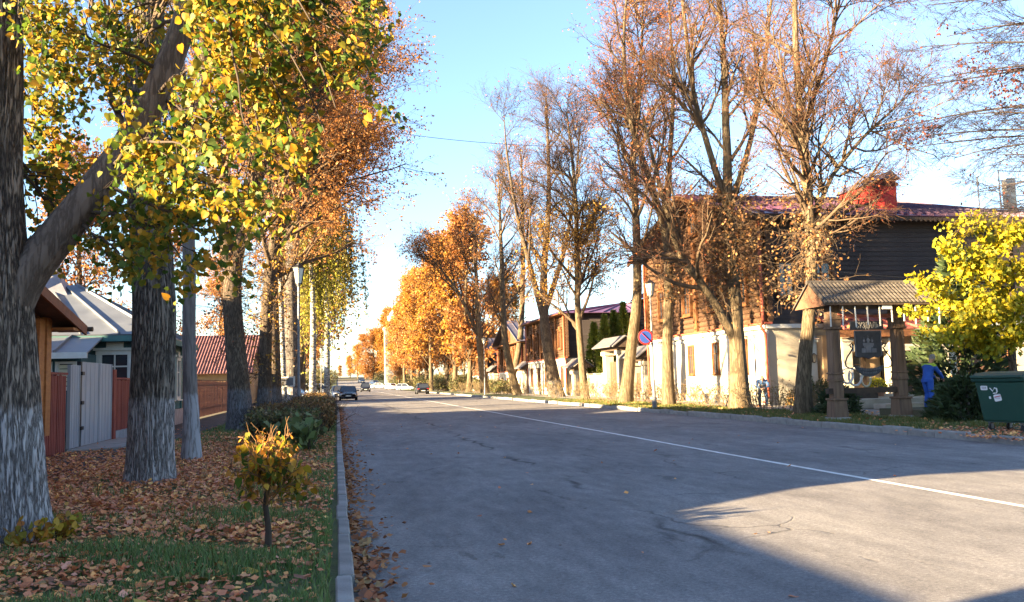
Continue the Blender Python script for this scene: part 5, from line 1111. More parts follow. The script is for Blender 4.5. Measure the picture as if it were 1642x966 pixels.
# no stopping / no parking sign bracketed to the right lamp
SG = empty('road_sign', (14.1, 38.55, 3.05), 'round blue and red no parking sign on the right lamp', 'road sign')
c = Vector((14.08, 38.55, 3.45))
def disc(name, r, t, y, mat, n=40):
    m = MB(); m.tube([(c.x, y, c.z), (c.x, y - t, c.z)], r, n); return m.build(name, mat, SG)
disc('back_plate', .36, .02, c.y + .03, STEEL); disc('red_ring', .36, .006, c.y + .008, pm('sign red', (.50, .03, .025), (.45, .028, .02), 2, .4, 0)); disc('blue_disc', .285, .006, c.y, pm('sign blue', (.035, .085, .33), (.03, .075, .29), 2, .4, 0))
m = MB(); m.beam((c.x - .205, c.y - .009, c.z + .205), (c.x + .205, c.y - .009, c.z - .205), .006, .075, (0, 1, 0)); m.build('red_bar', pm('sign red', (.5, .03, .025)), SG)
m = MB(); m.beam((c.x, c.y + .035, c.z), (14.45, 38.66, c.z), .03, .03); m.build('bracket', STEEL, SG)
# rectangular plate on a post among the left trunks
TP = empty('notice_plate', (-2.6, 44.6, 0), 'pale framed notice plate between two left trunks', 'notice')
m = MB(); m.box(-2.95, -2.02, 44.5, 44.54, 1.55, 2.05); m.build('frame', TRIMW, TP)
m = MB(); m.box(-2.88, -2.1, 44.48, 44.5, 1.62, 1.98); m.build('board', STEEL, TP)
m = MB(); m.box(-2.12, -2.06, 44.54, 44.6, .1, 2.0); m.build('post', STEEL, TP)
# cable high across the street
m = MB(); pts = [Vector((-3.5, 56, 0)).lerp(Vector((18, 62, 0)), i / 24) + Vector((0, 0, 18.9 - .5 * math.sin(PI * i / 24))) for i in range(25)]
m.tube(pts, .018, 5); prop(m.build('overhead_cable', IRON), 'thin dark cable stretched high across the street between crowns', 'cable')
m = MB(); pts = [Vector((14.9, 24.4, 0)).lerp(Vector((26, 26.0, 0)), i / 16) + Vector((0, 0, 4.75 - .35 * math.sin(PI * i / 16) + i * .02)) for i in range(17)]
m.tube(pts, .012, 5); prop(m.build('overhead_cable', IRON), 'low cable sagging over the signboard towards the yellow maple', 'cable')

# ---- carved signboard under a tiled roof
WOODS = pm('weathered carved wood', (0.194, 0.122, 0.0792), (0.108, 0.0684, 0.0468), 4, .85, .5, 30, stretch=(3, 3, .3))
SBX, SBY = 15.4, 25.1
SB = empty('signboard', (16.5, SBY, .13), 'carved wooden signboard with tiled roof and hanging black panel', 'signboard')
for x in (15.42, 17.68):
    m = MB(); y = SBY
    for z0, z1, a, b in ((.0, .62, .25, .215), (.62, .69, .25, .25), (.69, 1.22, .165, .165), (1.22, 1.28, .20, .20), (1.28, 1.44, .19, .17), (1.44, 1.5, .2, .2), (1.5, 2.85, .165, .15), (2.85, 2.93, .22, .22), (2.93, 3.15, .19, .19), (3.15, 3.2, .22, .22), (3.2, 3.7, .18, .18)):
        m.frustum(x, y, z0 + .1, z1 + .1, a, b)
    p_ = m.build('post', WOODS, SB, bevel=.012)
    for s in (-1, 1):
        m = MB(); m.box(x + s * .09 - .035, x + s * .09 + .035, y - .19, y - .165, 1.6, 2.85); m.build('fluting', WOODS, p_)
    m = MB(); m.frustum(x, y, .02, .2, .31, .28); m.build('footing', pm('footing concrete', (.3, .29, .28), (.22, .21, .2), 4, .9, .4), p_)
m = MB(); m.box(15.1, 18.05, SBY - .09, SBY + .09, .93, 1.1); m.build('lower_beam', DARKW, SB)
m = MB(); m.box(15.0, 18.3, SBY - .1, SBY + .1, 3.80, 3.98); m.build('top_beam', WOODS, SB)
m = MB(); m.beam((15.5, SBY - .2, 3.42), (17.7, SBY - .2, 3.30), .03, .06); m.beam((15.5, SBY - .16, 3.30), (17.7, SBY - .16, 3.42), .03, .06); m.build('brace', pm('red brown lath', (.30, .09, .06)), SB)
TILE = pm('grey brown roof tile', (0.0992, 0.0824, 0.0683), (0.0595, 0.0506, 0.0448), 5, .85, .4, 30, objrand=.25)
zE, zR, hw, x0, x1 = 3.68, 4.42, .95, 14.62, 18.75
sl_ = math.hypot(hw, zR - zE); rows, cols = 7, 30; tw = (x1 - x0) / cols
tm = MB(); L = sl_ / rows * 1.28; vs = []
for i in range(5):
    a = PI * i / 4; vs += [(-tw / 2 + tw * i / 4, 0, .035 * math.sin(a) + .012), (-tw / 2 + tw * i / 4, L, .035 * math.sin(a))]
tm.add(vs, [(2 * i, 2 * i + 2, 2 * i + 3, 2 * i + 1) for i in range(4)]); tm.add([(v[0], v[1], v[2] - .03) for v in vs], [(2 * i, 2 * i + 1, 2 * i + 3, 2 * i + 2) for i in range(4)])
tm.add([(-tw / 2 + tw * i / 4, 0, .035 * math.sin(PI * i / 4) + .012) for i in range(5)] + [(-tw / 2 + tw * i / 4, 0, -.03) for i in range(5)], [(i, 5 + i, 6 + i, i + 1) for i in range(4)])
tme = tm.mesh('tile'); sa = math.atan2(zR - zE, hw)
for j in range(rows):
    for i in range(cols):
        t = j / rows; o = link('tile', tme, TILE, SB, Vector((x0 + (i + .5) * tw + (tw / 2 if j % 2 else 0) * .0, SBY - hw + hw * t, zE + (zR - zE) * t + .03 + .012 * (j % 2))) - Vector(SB.location)); o.rotation_euler = (sa, 0, rnd.uniform(-.02, .02))
m = MB(); m.slab([(x0, SBY + hw, zE), (x1, SBY + hw, zE), (x1, SBY, zR), (x0, SBY, zR)], (0, 0, .06)); m.build('rear_roof', TILE, SB)
m = MB(); m.slab([(x0, SBY - hw, zE - .03), (x1, SBY - hw, zE - .03), (x1, SBY, zR - .03), (x0, SBY, zR - .03)], (0, 0, .03)); m.build('roof_boards', DARKW, SB)
m = MB(); m.tube([(x0 - .03, SBY, zR + .03), (x1 + .03, SBY, zR + .03)], .07, 8); m.build('ridge_cap', TILE, SB)
for x in (x0 + .03, x1 - .08):
    m = MB(); m.slab([(x, SBY - hw + .05, zE - .04), (x, SBY + hw - .05, zE - .04), (x, SBY, zR - .06)], (.05, 0, 0)); m.build('gable_board', pm('brown gable board', (.17, .085, .05)), SB)
ST = MB(); ST.box(-.018, .018, -.01, .01, -.55, 0); ste = ST.mesh('lath')
for i in range(10):
    x = 14.85 + i * .42; o = link('lath', ste, TRIMW, SB, Vector((x, SBY - hw + .1, zE - .06)) - Vector(SB.location)); o.rotation_euler = (.0, rnd.uniform(-.03, .03), 0); o.scale = (1, 1, rnd.uniform(.8, 1.25))
m = MB(); m.box(16.62, 16.95, SBY - hw + .06, SBY - hw + .1, zE - .16, zE - .03); m.build('lamp_strip', TRIMW, SB)
# the hanging panel
PANEL = pm('blackened panel', (.045, .048, .06), (.03, .032, .042), 6, .55, .2, 20); RELIEF = pm('panel relief', (.16, .165, .19), (.11, .115, .135), 6, .5, .2)
HP = empty('hanging_panel', (16.53, SBY - .12, 2.0), 'black relief panel with domed church hanging in the signboard', 'panel'); yf = SBY - .16
m = MB(); ps = [(16.08, yf, 2.08), (16.2, yf, 2.04), (16.32, yf, 2.07), (16.53, yf, 2.0), (16.74, yf, 2.07), (16.86, yf, 2.04), (16.98, yf, 2.08), (16.98, yf, 2.9), (16.08, yf, 2.9)]; m.slab(ps, (0, .06, 0)); m.build('plate', PANEL, HP)
m = MB(); m.box(15.95, 17.1, yf + .0, yf + .06, 2.92, 3.2); hb = m.build('header_board', PANEL, HP)
m = MB(); m.box(16.06, 17.0, yf - .012, yf - .001, 2.875, 2.9); m.box(16.06, 16.085, yf - .012, yf - .001, 2.1, 2.874); m.box(16.975, 17.0, yf - .012, yf - .001, 2.1, 2.874); m.build('rim', RELIEF, HP)
def onion(m, x, z, r):
    m.lathe(x, 0, [(z - r * 1.4, r * .62), (z - r * .5, r * .62), (z - r * .35, r * .95), (z, r), (z + r * .5, r * .6), (z + r, r * .18), (z + r * 1.5, .006)], 10); m.box(x - .004, x + .004, -.004, .004, z + r * 1.5, z + r * 2.3); m.box(x - r * .35, x + r * .35, -.004, .004, z + r * 1.8, z + r * 1.93)
m = MB(); onion(m, 16.53, 2.6, .065); onion(m, 16.39, 2.585, .042); onion(m, 16.67, 2.585, .042)
m.box(16.34, 16.72, -.03, .03, 2.42, 2.5); m.box(16.37, 16.69, -.025, .025, 2.36, 2.42); m.box(16.28, 16.42, -.03, .03, 2.2, 2.34); m.box(16.44, 16.62, -.03, .03, 2.2, 2.36); m.box(16.64, 16.8, -.03, .03, 2.2, 2.33)
for x in (16.35, 16.53, 16.72): m.box(x - .02, x + .02, -.036, -.03, 2.2, 2.29)
m.v = [(v[0], yf - .004 + v[1] * .4, v[2]) for v in m.v]; m.build('church_relief', RELIEF, HP)
def text(s, size, loc, mat, parent, name, ext=.004, rx=PI / 2, rz=0, sx=1, align='CENTER'):
    cu = bpy.data.curves.new(name, 'FONT'); cu.body = s; cu.size = size; cu.extrude = ext; cu.align_x = align; cu.align_y = 'CENTER'; cu.resolution_u = 2
    o = bpy.data.objects.new(name, cu); COL.objects.link(o); bpy.context.view_layer.update()
    me = bpy.data.meshes.new_from_object(o.evaluated_get(bpy.context.evaluated_depsgraph_get())); bpy.data.objects.remove(o)
    o = link(name, me, mat, parent, Vector(loc) - wloc(parent)); o.rotation_euler = (rx, 0, rz); o.scale = (sx, 1, 1); return o
text('СУЗДАЛЬ', .27, (16.53, yf - .006, 3.055), pm('pale letter wood', (.62, .54, .45), (.5, .44, .36)), hb, 'lettering', .008, sx=.62)
m = MB()
for s in (-1, 1):
    q = [(16.53 + s * a, yf + .03, z) for a, z in ((.5, 2.42), (.56, 2.5), (.63, 2.46), (.6, 2.38), (.53, 2.36), (.62, 2.22), (.74, 2.08), (.82, 1.9), (.80, 1.78), (.70, 1.72), (.56, 1.72))]
    m.tube(q, .022, 6)
m.build('scroll_bracket', IRON, HP, smooth=True)
m = MB(); n = 14; top = []; bot = []
for i in range(n + 1):
    t = i / n * 2 - 1; top.append((16.53 + t * .52, yf + .0, 1.80 - .10 * (1 - t * t))); bot.append((16.53 + t * .5, yf, 1.74 - .30 * (1 - t * t) ** .8))
m.slab(top + bot[::-1], (0, .05, 0)); rb = m.build('ribbon', PANEL, HP)
m = MB()
for k, zz in enumerate((1.655, 1.56)):
    for i in range(13 if k == 0 else 9):
        t = (i - (6 if k == 0 else 4)) / 8; x = 16.53 + t * .46; z = zz + .085 * t * t
        m.box(x - .017, x - .010, yf - .012, yf, z - .032, z + .032); m.box(x + .006, x + .013, yf - .012, yf, z - .032, z + .032); m.box(x - .010, x + .006, yf - .012, yf, z - .006 if i % 2 else z + .02, z + .006 if i % 2 else z + .032)
m.build('worn_relief_letters', RELIEF, rb)

# ---- wheeled waste container
GREEN = pm('green plastic', (.012, .055, .040), (.010, .046, .034), 2, .5, .12, 14); LID = pm('green lid plastic', (.016, .055, .045), (.013, .047, .038), 2, .45, .1, 14); RUB = pm('black rubber', (.025, .025, .027)); LAB = pm('white sticker', (.72, .72, .74), (.62, .62, .64), 12, .6, 0)
CRZ = math.radians(-80)
CT = empty('waste_container', (15.8, 18.15, .11), 'green wheeled waste container with white stickers by the right kerb', 'container', rz=0)
def cb(m, name, mat, par=None, **k):
    o = m.build(name, mat, None, **k); o.parent = par or CT; KIDS.setdefault((par or CT).name, []).append(o); return o
m = MB(); m.frustum(0, 0, .24, 1.18, .56, .655, .40, .50); m.frustum(0, 0, .21, .24, .52, .56, .36, .40); body = cb(m, 'body', GREEN, bevel=.03)
m = MB(); m.frustum(0, 0, 1.18, 1.25, .70, .72, .545, .56); cb(m, 'rim', LID, bevel=.012)
m = MB()
prof = [(-.57, 1.25), (-.57, 1.31), (-.40, 1.385), (0, 1.42), (.40, 1.385), (.57, 1.31), (.57, 1.25)]
m.slab([(-.70, y, z) for y, z in prof], (1.40, 0, 0)); cb(m, 'lid', LID, bevel=.02)
m = MB(); m.box(-.69, .69, -.60, -.57, 1.27, 1.33); cb(m, 'lid_grip', LID, bevel=.008)
for s in (-1, 1):
    m = MB(); m.tube([(s * .66, -.12, .98), (s * .80, -.12, 1.0), (s * .80, .12, 1.0), (s * .66, .12, .98)], .025, 8); cb(m, 'handle', LID)
    m = MB(); m.tube([(s * .62, 0, 1.1), (s * .84, 0, 1.1)], .03, 10); cb(m, 'trunnion', RUB)
for sx in (-1, 1):
    for sy in (-1, 1):
        x, y = sx * .43, sy * .30
        m = MB(); m.tube([(x - .022, y, .085), (x + .022, y, .085)], .085, 16); w = cb(m, 'wheel', RUB)
        m = MB(); m.box(x - .045, x - .030, y - .035, y + .035, .06, .22); m.box(x + .030, x + .045, y - .035, y + .035, .06, .22); m.box(x - .05, x + .05, y - .05, y + .05, .2, .235); cb(m, 'fork', STEEL, w)
fy = lambda z: -.40 - (z - .24) * .1064
def sticker(name, x, z, w, h, mat, rot=0):
    m = MB(); n_ = 12; ps = []
    for k in range(n_ * 4):
        t = 2 * PI * k / (n_ * 4); cx_ = abs(math.cos(t)) ** .35 * math.copysign(1, math.cos(t)) * w / 2; cz = abs(math.sin(t)) ** .35 * math.copysign(1, math.sin(t)) * h / 2
        X = x + cx_ * math.cos(rot) - cz * math.sin(rot); Z = z + cx_ * math.sin(rot) + cz * math.cos(rot); ps.append((X, fy(Z) - .006, Z))
    m.slab(ps, (0, .003, 0)); return cb(m, name, mat)
s1_ = sticker('sticker', -.40, 1.03, .19, .105, LAB); sticker('sticker', -.065, .80, .20, .165, LAB, .18); sticker('dot_sticker', -.27, .80, .055, .06, LAB)
m = MB(); m.slab([(-.15, fy(.82) - .008, .80), (.02, fy(.82) - .008, .83), (.02, fy(.85) - .008, .855), (-.15, fy(.82) - .008, .825)], (0, .002, 0)); cb(m, 'red_stripe', pm('sticker red', (.5, .08, .12)))
m = MB()
for z in (.765, .785, .865): m.box(-.13, .0, fy(z) - .0085, fy(z) - .0065, z + .01, z + .018)
cb(m, 'print_lines', pm('sticker print', (.25, .2, .28)))
o = text('004', .085, (-.40, fy(1.03) - .010, 1.03), pm('sticker print', (.25, .2, .28)), CT, 'number', .001); o.location = (-.40, fy(1.03) - .010, 1.03)
m = MB(); q = [(-.24, 1.03), (-.17, .95), (-.15, .99), (-.11, 1.03), (-.06, 1.02), (-.05, .95), (-.08, .91), (-.17, .905)]; m.tube([(x, fy(z) - .004, z) for x, z in q], [.012, .012, .004, .016, .018, .018, .014, .012], 6); cb(m, 'painted_mark', LAB)
CT.rotation_euler[2] = CRZ

# ---- flowers and goods before the shop
def flowers(name, label, x, y, z, r, h, cols, g, n=260, cat='flowers', pot=True):
    R = empty(name, (x, y, z), label, cat)
    if pot: m = MB(); m.lathe(0, 0, [(0, r * .5), (.28, r * .7), (.3, r * .74)], 12); o = m.build('pot', pm('clay pot', (.3, .14, .08)), None); o.parent = R
    z0 = .28 if pot else 0
    th = g.uniform(0, 2 * PI, n); ph = np.arccos(g.uniform(0, 1, n)); rr = r * np.cbrt(g.uniform(.3, 1, n))
    pos = np.stack([rr * np.sin(ph) * np.cos(th), rr * np.sin(ph) * np.sin(th), z0 + rr * np.cos(ph) * h / r], 1); v, f = leaves(g, pos, .07, -.5); prop(link('blooms', npmesh('blooms', v, [f]), leafmat(name + ' blooms', cols, .3), R), kind='stuff')
    v, f = leaves(g, pos * np.array([.9, .9, .85]), .08, 0); prop(link('greenery', npmesh('greenery', v, [f]), LF_HEDGE, R), kind='stuff'); return R
flowers('yellow_flowers', 'mound of bright yellow flowers behind the signboard beam', 23.55, 35.0, .5, .45, .55, [(.7, .55, .02), (.75, .62, .04)], G_(101), 420)
flowers('purple_flowers', 'small purple flowers right of the yellow mound', 24.75, 35.3, .5, .26, .4, [(.28, .14, .45), (.36, .2, .55)], G_(102))
flowers('dried_flowers', 'tall rack of dried orange flowers beside the shop door', 21.9, 35.6, .1, .32, 1.7, [(.4, .2, .08), (.5, .3, .14), (.25, .12, .06)], G_(103), 600, 'flower rack')
flowers('orange_flowers', 'orange flowers growing before the pink house corner', 20.9, 37.6, .1, .4, .8, [(.5, .25, .08), (.4, .18, .05), (.3, .25, .08)], G_(104), 300, 'flowers', False)
WK = empty('wicker_wreaths', (22.1, 34.9, .1), 'pale wicker wreaths standing left of the yellow flowers', 'wreaths')
for i, (x, z, r) in enumerate(((22.0, 1.45, .34), (22.45, 1.38, .38), (23.05, 1.22, .28))):
    m = MB(); pts = [(x + r * .8 * math.cos(t), 34.9 + .1 * i, z + r * math.sin(t)) for t in np.linspace(0, 2 * PI, 25)]; m.tube(pts, .05, 6); m.build('wreath', TRIMW if i != 2 else SHUT, WK, smooth=True)
m = MB(); m.box(21.6, 23.4, 34.8, 35.3, .1, .8); m.build('stand', DARKW, WK)
flowers('potted_shrub', 'green and white potted shrub left of the blue worker', 26.6, 35.0, .1, .75, 1.9, [(.55, .6, .5), (.3, .4, .2), (.15, .22, .08), (.45, .2, .1)], G_(105), 800, 'shrub')
m = MB(); m.box(20.6, 22.6, 30.2, 31.0, .12, .34); prop(m.build('stone_step', pm('step stone', (.42, .38, .32)), bevel=.02), 'long pale stone step behind the signboard', 'step')
m = MB(); m.box(18.9, 23.8, 31.6, 32.0, .12, .52); prop(m.build('low_stone_wall', pm('step stone', (.42, .38, .32)), bevel=.02), 'low pale stone edging wall seen under the signboard beam', 'wall')

# ================================================================== PEOPLE
def figure(name, label, base, rz, J, parts_mat, lean=0):
    """body grown as one skin from capsules placed at the joints J, clothes laid over it as thicker shells"""
    R = empty(name, base, label, 'person', rz=rz)
    def shell(nm, caps, mat, vox, extra=()):
        m = MB()
        for a, b, r0, r1 in caps:
            a = Vector(a); b = Vector(b); d = b - a; n = 5; L_ = max(d.length, 1e-3); u = d / L_
            prof = [(-.95 * r0, r0 * .31), (-.6 * r0, r0 * .8), (0, r0)] + [(L_ * t, r0 + (r1 - r0) * t) for t in (.35, .7)] + [(L_, r1), (L_ + .6 * r1, r1 * .8), (L_ + .95 * r1, r1 * .31)]
            m.tube([a + u * t for t, _ in prof], [r for _, r in prof], 12)
        o = link(nm, m.mesh(nm), mat, R)
        md = o.modifiers.new('skin', 'REMESH'); md.mode = 'VOXEL'; md.voxel_size = vox; md.use_smooth_shade = True
        ms = o.modifiers.new('soft', 'SMOOTH'); ms.iterations = 3; ms.factor = .5
        return o
    body = []; cl = []; tr = []; boots = []
    hd, nk, ch, wa, pe = (Vector(J[k]) for k in ('head', 'neck', 'chest', 'waist', 'pelvis'))
    hf = (Vector(J['face'])).normalized(); up = (hd - nk).normalized(); side = hf.cross(up).normalized()
    body += [(hd - up * .03, hd + up * .045, .082, .088), (hd - up * .075 + hf * .03, hd - up * .02 + hf * .03, .055, .07), (nk, hd - up * .06, .052, .05), (hd + hf * .085 - up * .03, hd + hf * .10 - up * .035, .014, .016), (ch, nk, .10, .055), (wa, ch, .12, .13), (pe, wa, .13, .12)]
    for s in (-1, 1): body.append((hd + side * s * .083 - up * .02, hd + side * s * .088 + up * .015, .016, .018)); body.append((hd + hf * .07 + side * s * .03 + up * .005, hd + hf * .072 + side * s * .032 + up * .006, .013, .013))
    for s, k in ((-1, 'l'), (1, 'r')):
        sh, el, wr = (Vector(J[q + k]) for q in ('sh', 'el', 'wr')); hp, kn, an = (Vector(J[q + k]) for q in ('hp', 'kn', 'an'))
        body += [(ch, sh, .07, .062), (sh, el, .05, .038), (el, wr, .038, .027), (pe, hp, .1, .09), (hp, kn, .085, .058), (kn, an, .055, .038)]
        cl += [(sh, el, .068, .055), (el, wr - (wr - el) * .08, .055, .045)]; tr += [(hp, kn, .105, .078), (kn, an, .078, .066)]
        d = (wr - el).normalized(); a_ = d.cross(Vector((0, 0, 1)) if abs(d.z) < .9 else Vector((0, 1, 0))).normalized(); b_ = d.cross(a_)
        body.append((wr, wr + d * .085, .03, .034))
        for q in range(4):
            f0 = wr + d * .09 + a_ * (q - 1.5) * .019; ln = (.062, .075, .07, .054)[q]; f1 = f0 + d * ln * .55 + b_ * .012; f2 = f1 + (d * .55 + b_ * .8).normalized() * ln * .5; body += [(f0, f1, .0095, .009), (f1, f2, .009, .0075)]
        t0 = wr + d * .03 + a_ * -.03; t1 = t0 + (d + a_ * -.8 + b_ * .5).normalized() * .045; body += [(t0, t1, .011, .010), (t1, t1 + (d + b_ * .6).normalized() * .03, .010, .008)]
        ft = Vector(J['ft' + k]); boots += [(an + Vector((0, 0, -.01)), an + Vector((0, 0, -.05)), .056, .05), (an + Vector((0, 0, -.06)), ft, .048, .042)]
    cl += [(ch + Vector((0, 0, 0)), nk - (nk - ch) * .25, .165, .085), (wa, ch, .155, .165), (pe, wa, .16, .155), (Vector(J['shl']), Vector(J['shr']), .075, .075), (Vector(J['shl']) * .5 + ch * .5, Vector(J['shr']) * .5 + ch * .5, .12, .12)]
    tr += [(pe + (wa - pe) * .3, pe, .158, .15), (Vector(J['hpl']), Vector(J['hpr']), .115, .115)]
    shell('body', body, pm('skin', (.50, .27, .19), (.44, .23, .16), 9, .55, .05), .008)
    shell('jacket', cl, parts_mat['jacket'], .014); shell('trousers', tr, parts_mat['trousers'], .014); shell('boots', boots, pm('dark boots', (.05, .045, .05)), .012)
    if 'vest' in parts_mat: shell('shoulder_yoke', [(Vector(J['shl']) + Vector((0, 0, .015)), nk - (nk - ch) * .4, .078, .10), (Vector(J['shr']) + Vector((0, 0, .015)), nk - (nk - ch) * .4, .078, .10)], parts_mat['vest'], .014)
    if 'hat' in parts_mat: shell('knit_hat', [(hd + up * .03 - hf * .012, hd + up * .075 - hf * .012, .101, .09), (hd + up * .13 - hf * .01, hd + up * .14 - hf * .01, .05, .04)], parts_mat['hat'], .012)
    if 'hair' in parts_mat: shell('hair', [(hd + up * .05 - hf * .03, hd + up * .06 - hf * .03, .088, .088), (hd - hf * .045 - up * .03, hd - hf * .04 + up * .03, .07, .08)], parts_mat['hair'], .012)
    return R
BLUE = pm('blue workwear', (.025, .10, .46), (.018, .07, .34), 5, .8, .3, 20); BLUE2 = pm('faded blue workwear', (.11, .22, .44), (.07, .15, .33), 5, .8, .3, 20)
# local frame: the figure faces +y before it is turned
J = dict(head=(.02, .20, 1.60), neck=(.0, .10, 1.44), chest=(0, .05, 1.27), waist=(0, .0, 1.05), pelvis=(0, -.03, .93), face=(.1, 1, -.25), shl=(-.19, .06, 1.37), shr=(.19, .08, 1.36), ell=(-.24, .24, 1.12), elr=(.22, .30, 1.12), wrl=(-.10, .46, 1.0), wrr=(.12, .52, .98),
         hpl=(-.1, -.03, .9), hpr=(.1, -.03, .9), knl=(-.13, .08, .5), knr=(.13, -.03, .5), anl=(-.15, .02, .1), anr=(.15, -.12, .1), ftl=(-.17, .17, .045), ftr=(.17, .03, .045))
figure('person', 'standing worker in blue overalls and grey knit hat holding a rake', (18.55, 24.9, .36), math.radians(-78), J, dict(jacket=BLUE, trousers=BLUE, vest=pm('lime yoke', (.36, .55, .06)), hat=pm('grey knit', (.30, .29, .30), (.2, .2, .21), 40, .95, .4)))
RK = empty('rake', (19.1, 25.0, .13), 'long handled rake held by the standing blue worker', 'rake')
m = MB(); m.tube([(18.85, 24.98, 1.48), (19.62, 25.3, .45)], .016, 8); m.build('handle', pm('ash handle', (.45, .33, .18)), RK)
m = MB(); m.beam((19.48, 25.55, .42), (19.78, 25.05, .42), .03, .03)
for k in range(8):
    p_ = Vector((19.48, 25.55, .42)).lerp(Vector((19.78, 25.05, .42)), k / 7); m.beam(p_, p_ + Vector((.02, .0, -.07)), .008, .008)
m.build('head', IRON, RK)
J2 = dict(head=(.0, .46, 1.26), neck=(.0, .36, 1.20), chest=(0, .24, 1.11), waist=(0, .05, 1.0), pelvis=(0, -.1, .9), face=(0, .75, -.6), shl=(-.19, .30, 1.16), shr=(.19, .30, 1.16), ell=(-.27, .42, .92), elr=(.26, .44, .92), wrl=(-.08, .58, .84), wrr=(.10, .60, .82),
          hpl=(-.1, -.1, .87), hpr=(.1, -.1, .87), knl=(-.14, .06, .49), knr=(.15, .04, .49), anl=(-.16, -.04, .1), anr=(.17, -.06, .1), ftl=(-.18, .11, .045), ftr=(.2, .09, .045))
figure('person', 'bending worker in faded blue workwear beside the red drainpipe', (19.35, 37.6, .13), math.radians(153), J2, dict(jacket=BLUE2, trousers=BLUE2, hair=pm('brown hair', (.12, .07, .04))))

# ================================================================== CARS
TYRE = pm('tyre', (.022, .022, .024), (.015, .015, .017), 8, .9, .2); RIM = pm('wheel rim', (.45, .45, .47), (.35, .35, .37), 3, .3, 0, metal=.8); PLATE = pm('number plate', (.62, .62, .6)); HL = pm('headlight glass', (.62, .64, .66), (.5, .52, .55), 3, .1, 0, spec=.9); TLM = pm('tail light', (.35, .02, .02), (.3, .018, .018), 3, .2, 0)
def paint(name, c): return pm(name, c, tuple(x * .9 for x in c), 1, .25, 0, spec=.6)
def make_car(label, kind, mat, loc, rz, group='cars along the street'):
    """nose towards -y before turning"""
    L, W, H = dict(sedan=(4.5, 1.76, 1.43), suv=(4.6, 1.86, 1.78), hatch=(4.1, 1.72, 1.48))[kind]
    R = empty('parked_car', loc, label, 'car', group); h = W / 2
    y0, y1 = -L / 2, L / 2
    belt = .92 if kind != 'suv' else 1.08; hood = .80 if kind != 'suv' else .98
    tail = .93 if kind == 'sedan' else belt
    # lower body: rings along the length (y, z low, z high, half width)
    st = [(y0, .30, .62, h * .78), (y0 + .12, .24, hood - .10, h * .92), (y0 + .5, .20, hood - .02, h * .98), (y0 + 1.15, .18, belt - .03, h), (0, .18, belt, h), (y1 - 1.1, .18, belt + .01, h), (y1 - .4, .20, tail, h * .98), (y1 - .1, .24, tail - .06, h * .93), (y1, .32, tail - .25, h * .82)]
    m = MB(); n = 12; base = 0
    for (y, zl, zh, w) in st:
        r_ = [(-w * .86, zl), (-w, zl + .12), (-w, zl + (zh - zl) * .55), (-w * .97, zh - .09), (-w * .88, zh - .015), (-w * .5, zh + .02), (w * .5, zh + .02), (w * .88, zh - .015), (w * .97, zh - .09), (w, zl + (zh - zl) * .55), (w, zl + .12), (w * .86, zl)]
        m.v += [(x, y, z) for x, z in r_]
    for i in range(len(st) - 1):
        for k in range(n): m.f.append((i * n + k, i * n + (k + 1) % n, (i + 1) * n + (k + 1) % n, (i + 1) * n + k))
    m.f.append(tuple(range(n))); m.f.append(tuple(reversed(range((len(st) - 1) * n, len(st) * n))))
    def put(m, name, mt, par=None, **k):
        o = m.build(name, mt, None, **k); o.parent = par or R; KIDS.setdefault((par or R).name, []).append(o); return o
    body = put(m, 'body', mat, smooth=True)
    a0, a1 = y0 + 1.05, (y1 - .55 if kind == 'sedan' else y1 - .12); b0, b1 = y0 + 1.85, (y1 - 1.25 if kind == 'sedan' else y1 - .5)
    m = MB(); wb, wt = h * .93, h * .74; z0, z1 = belt - .03, H - .06
    m.add([(-wb, a0, z0), (wb, a0, z0), (wb, a1, z0), (-wb, a1, z0), (-wt, b0, z1), (wt, b0, z1), (wt, b1, z1), (-wt, b1, z1)], [(0, 3, 2, 1), (4, 5, 6, 7), (0, 1, 5, 4), (1, 2, 6, 5), (2, 3, 7, 6), (3, 0, 4, 7)]); put(m, 'windows', GLASS)
    m = MB(); m.add([(-wt - .01, b0 - .05, z1 - .03), (wt + .01, b0 - .05, z1 - .03), (wt + .01, b1 + .05, z1 - .03), (-wt - .01, b1 + .05, z1 - .03), (-wt + .1, b0 + .12, H), (wt - .1, b0 + .12, H), (wt - .1, b1 - .1, H), (-wt + .1, b1 - .1, H)], [(0, 3, 2, 1), (4, 5, 6, 7), (0, 1, 5, 4), (1, 2, 6, 5), (2, 3, 7, 6), (3, 0, 4, 7)]); put(m, 'roof', mat)
    m = MB(); ym = (b0 + b1) / 2
    for s in (-1, 1):
        for (ya, yb) in ((a0, b0), (ym, ym), (a1, b1)): m.beam((s * (wb + .004), ya, z0), (s * (wt + .004), yb, z1), .06, .06)
    put(m, 'pillars', mat)
    for s in (-1, 1):
        for y in (y0 + .85, y1 - .85):
            r = .31 if kind != 'suv' else .37
            m = MB(); m.tube([(s * (h - .20), y, r), (s * (h + .01), y, r)], r, 18); w = put(m, 'wheel', TYRE)
            m = MB(); m.tube([(s * (h - .02), y, r), (s * (h + .018), y, r)], r * .62, 10); put(m, 'rim', RIM, w)
        m = MB(); m.box(s * h * .62 - .2, s * h * .62 + .2, y0 + .03, y0 + .12, .56, .70); put(m, 'headlight', HL, bevel=.02)
        m = MB(); m.box(s * h * .72 - .14, s * h * .72 + .14, y1 - .12, y1 - .03, tail - .30, tail - .12); put(m, 'tail_light', TLM, bevel=.02)
        m = MB(); m.box(s * (h + .08) - .09, s * (h + .08) + .09, a0 + .28, a0 + .40, belt - .02, belt + .12); put(m, 'mirror', mat, bevel=.02)
    for y, d in ((y0 - .012, 1), (y1 + .012, -1)):
        m = MB(); m.box(-.26, .26, min(y, y + d * .03), max(y, y + d * .03), .42, .53); put(m, 'number_plate', PLATE)
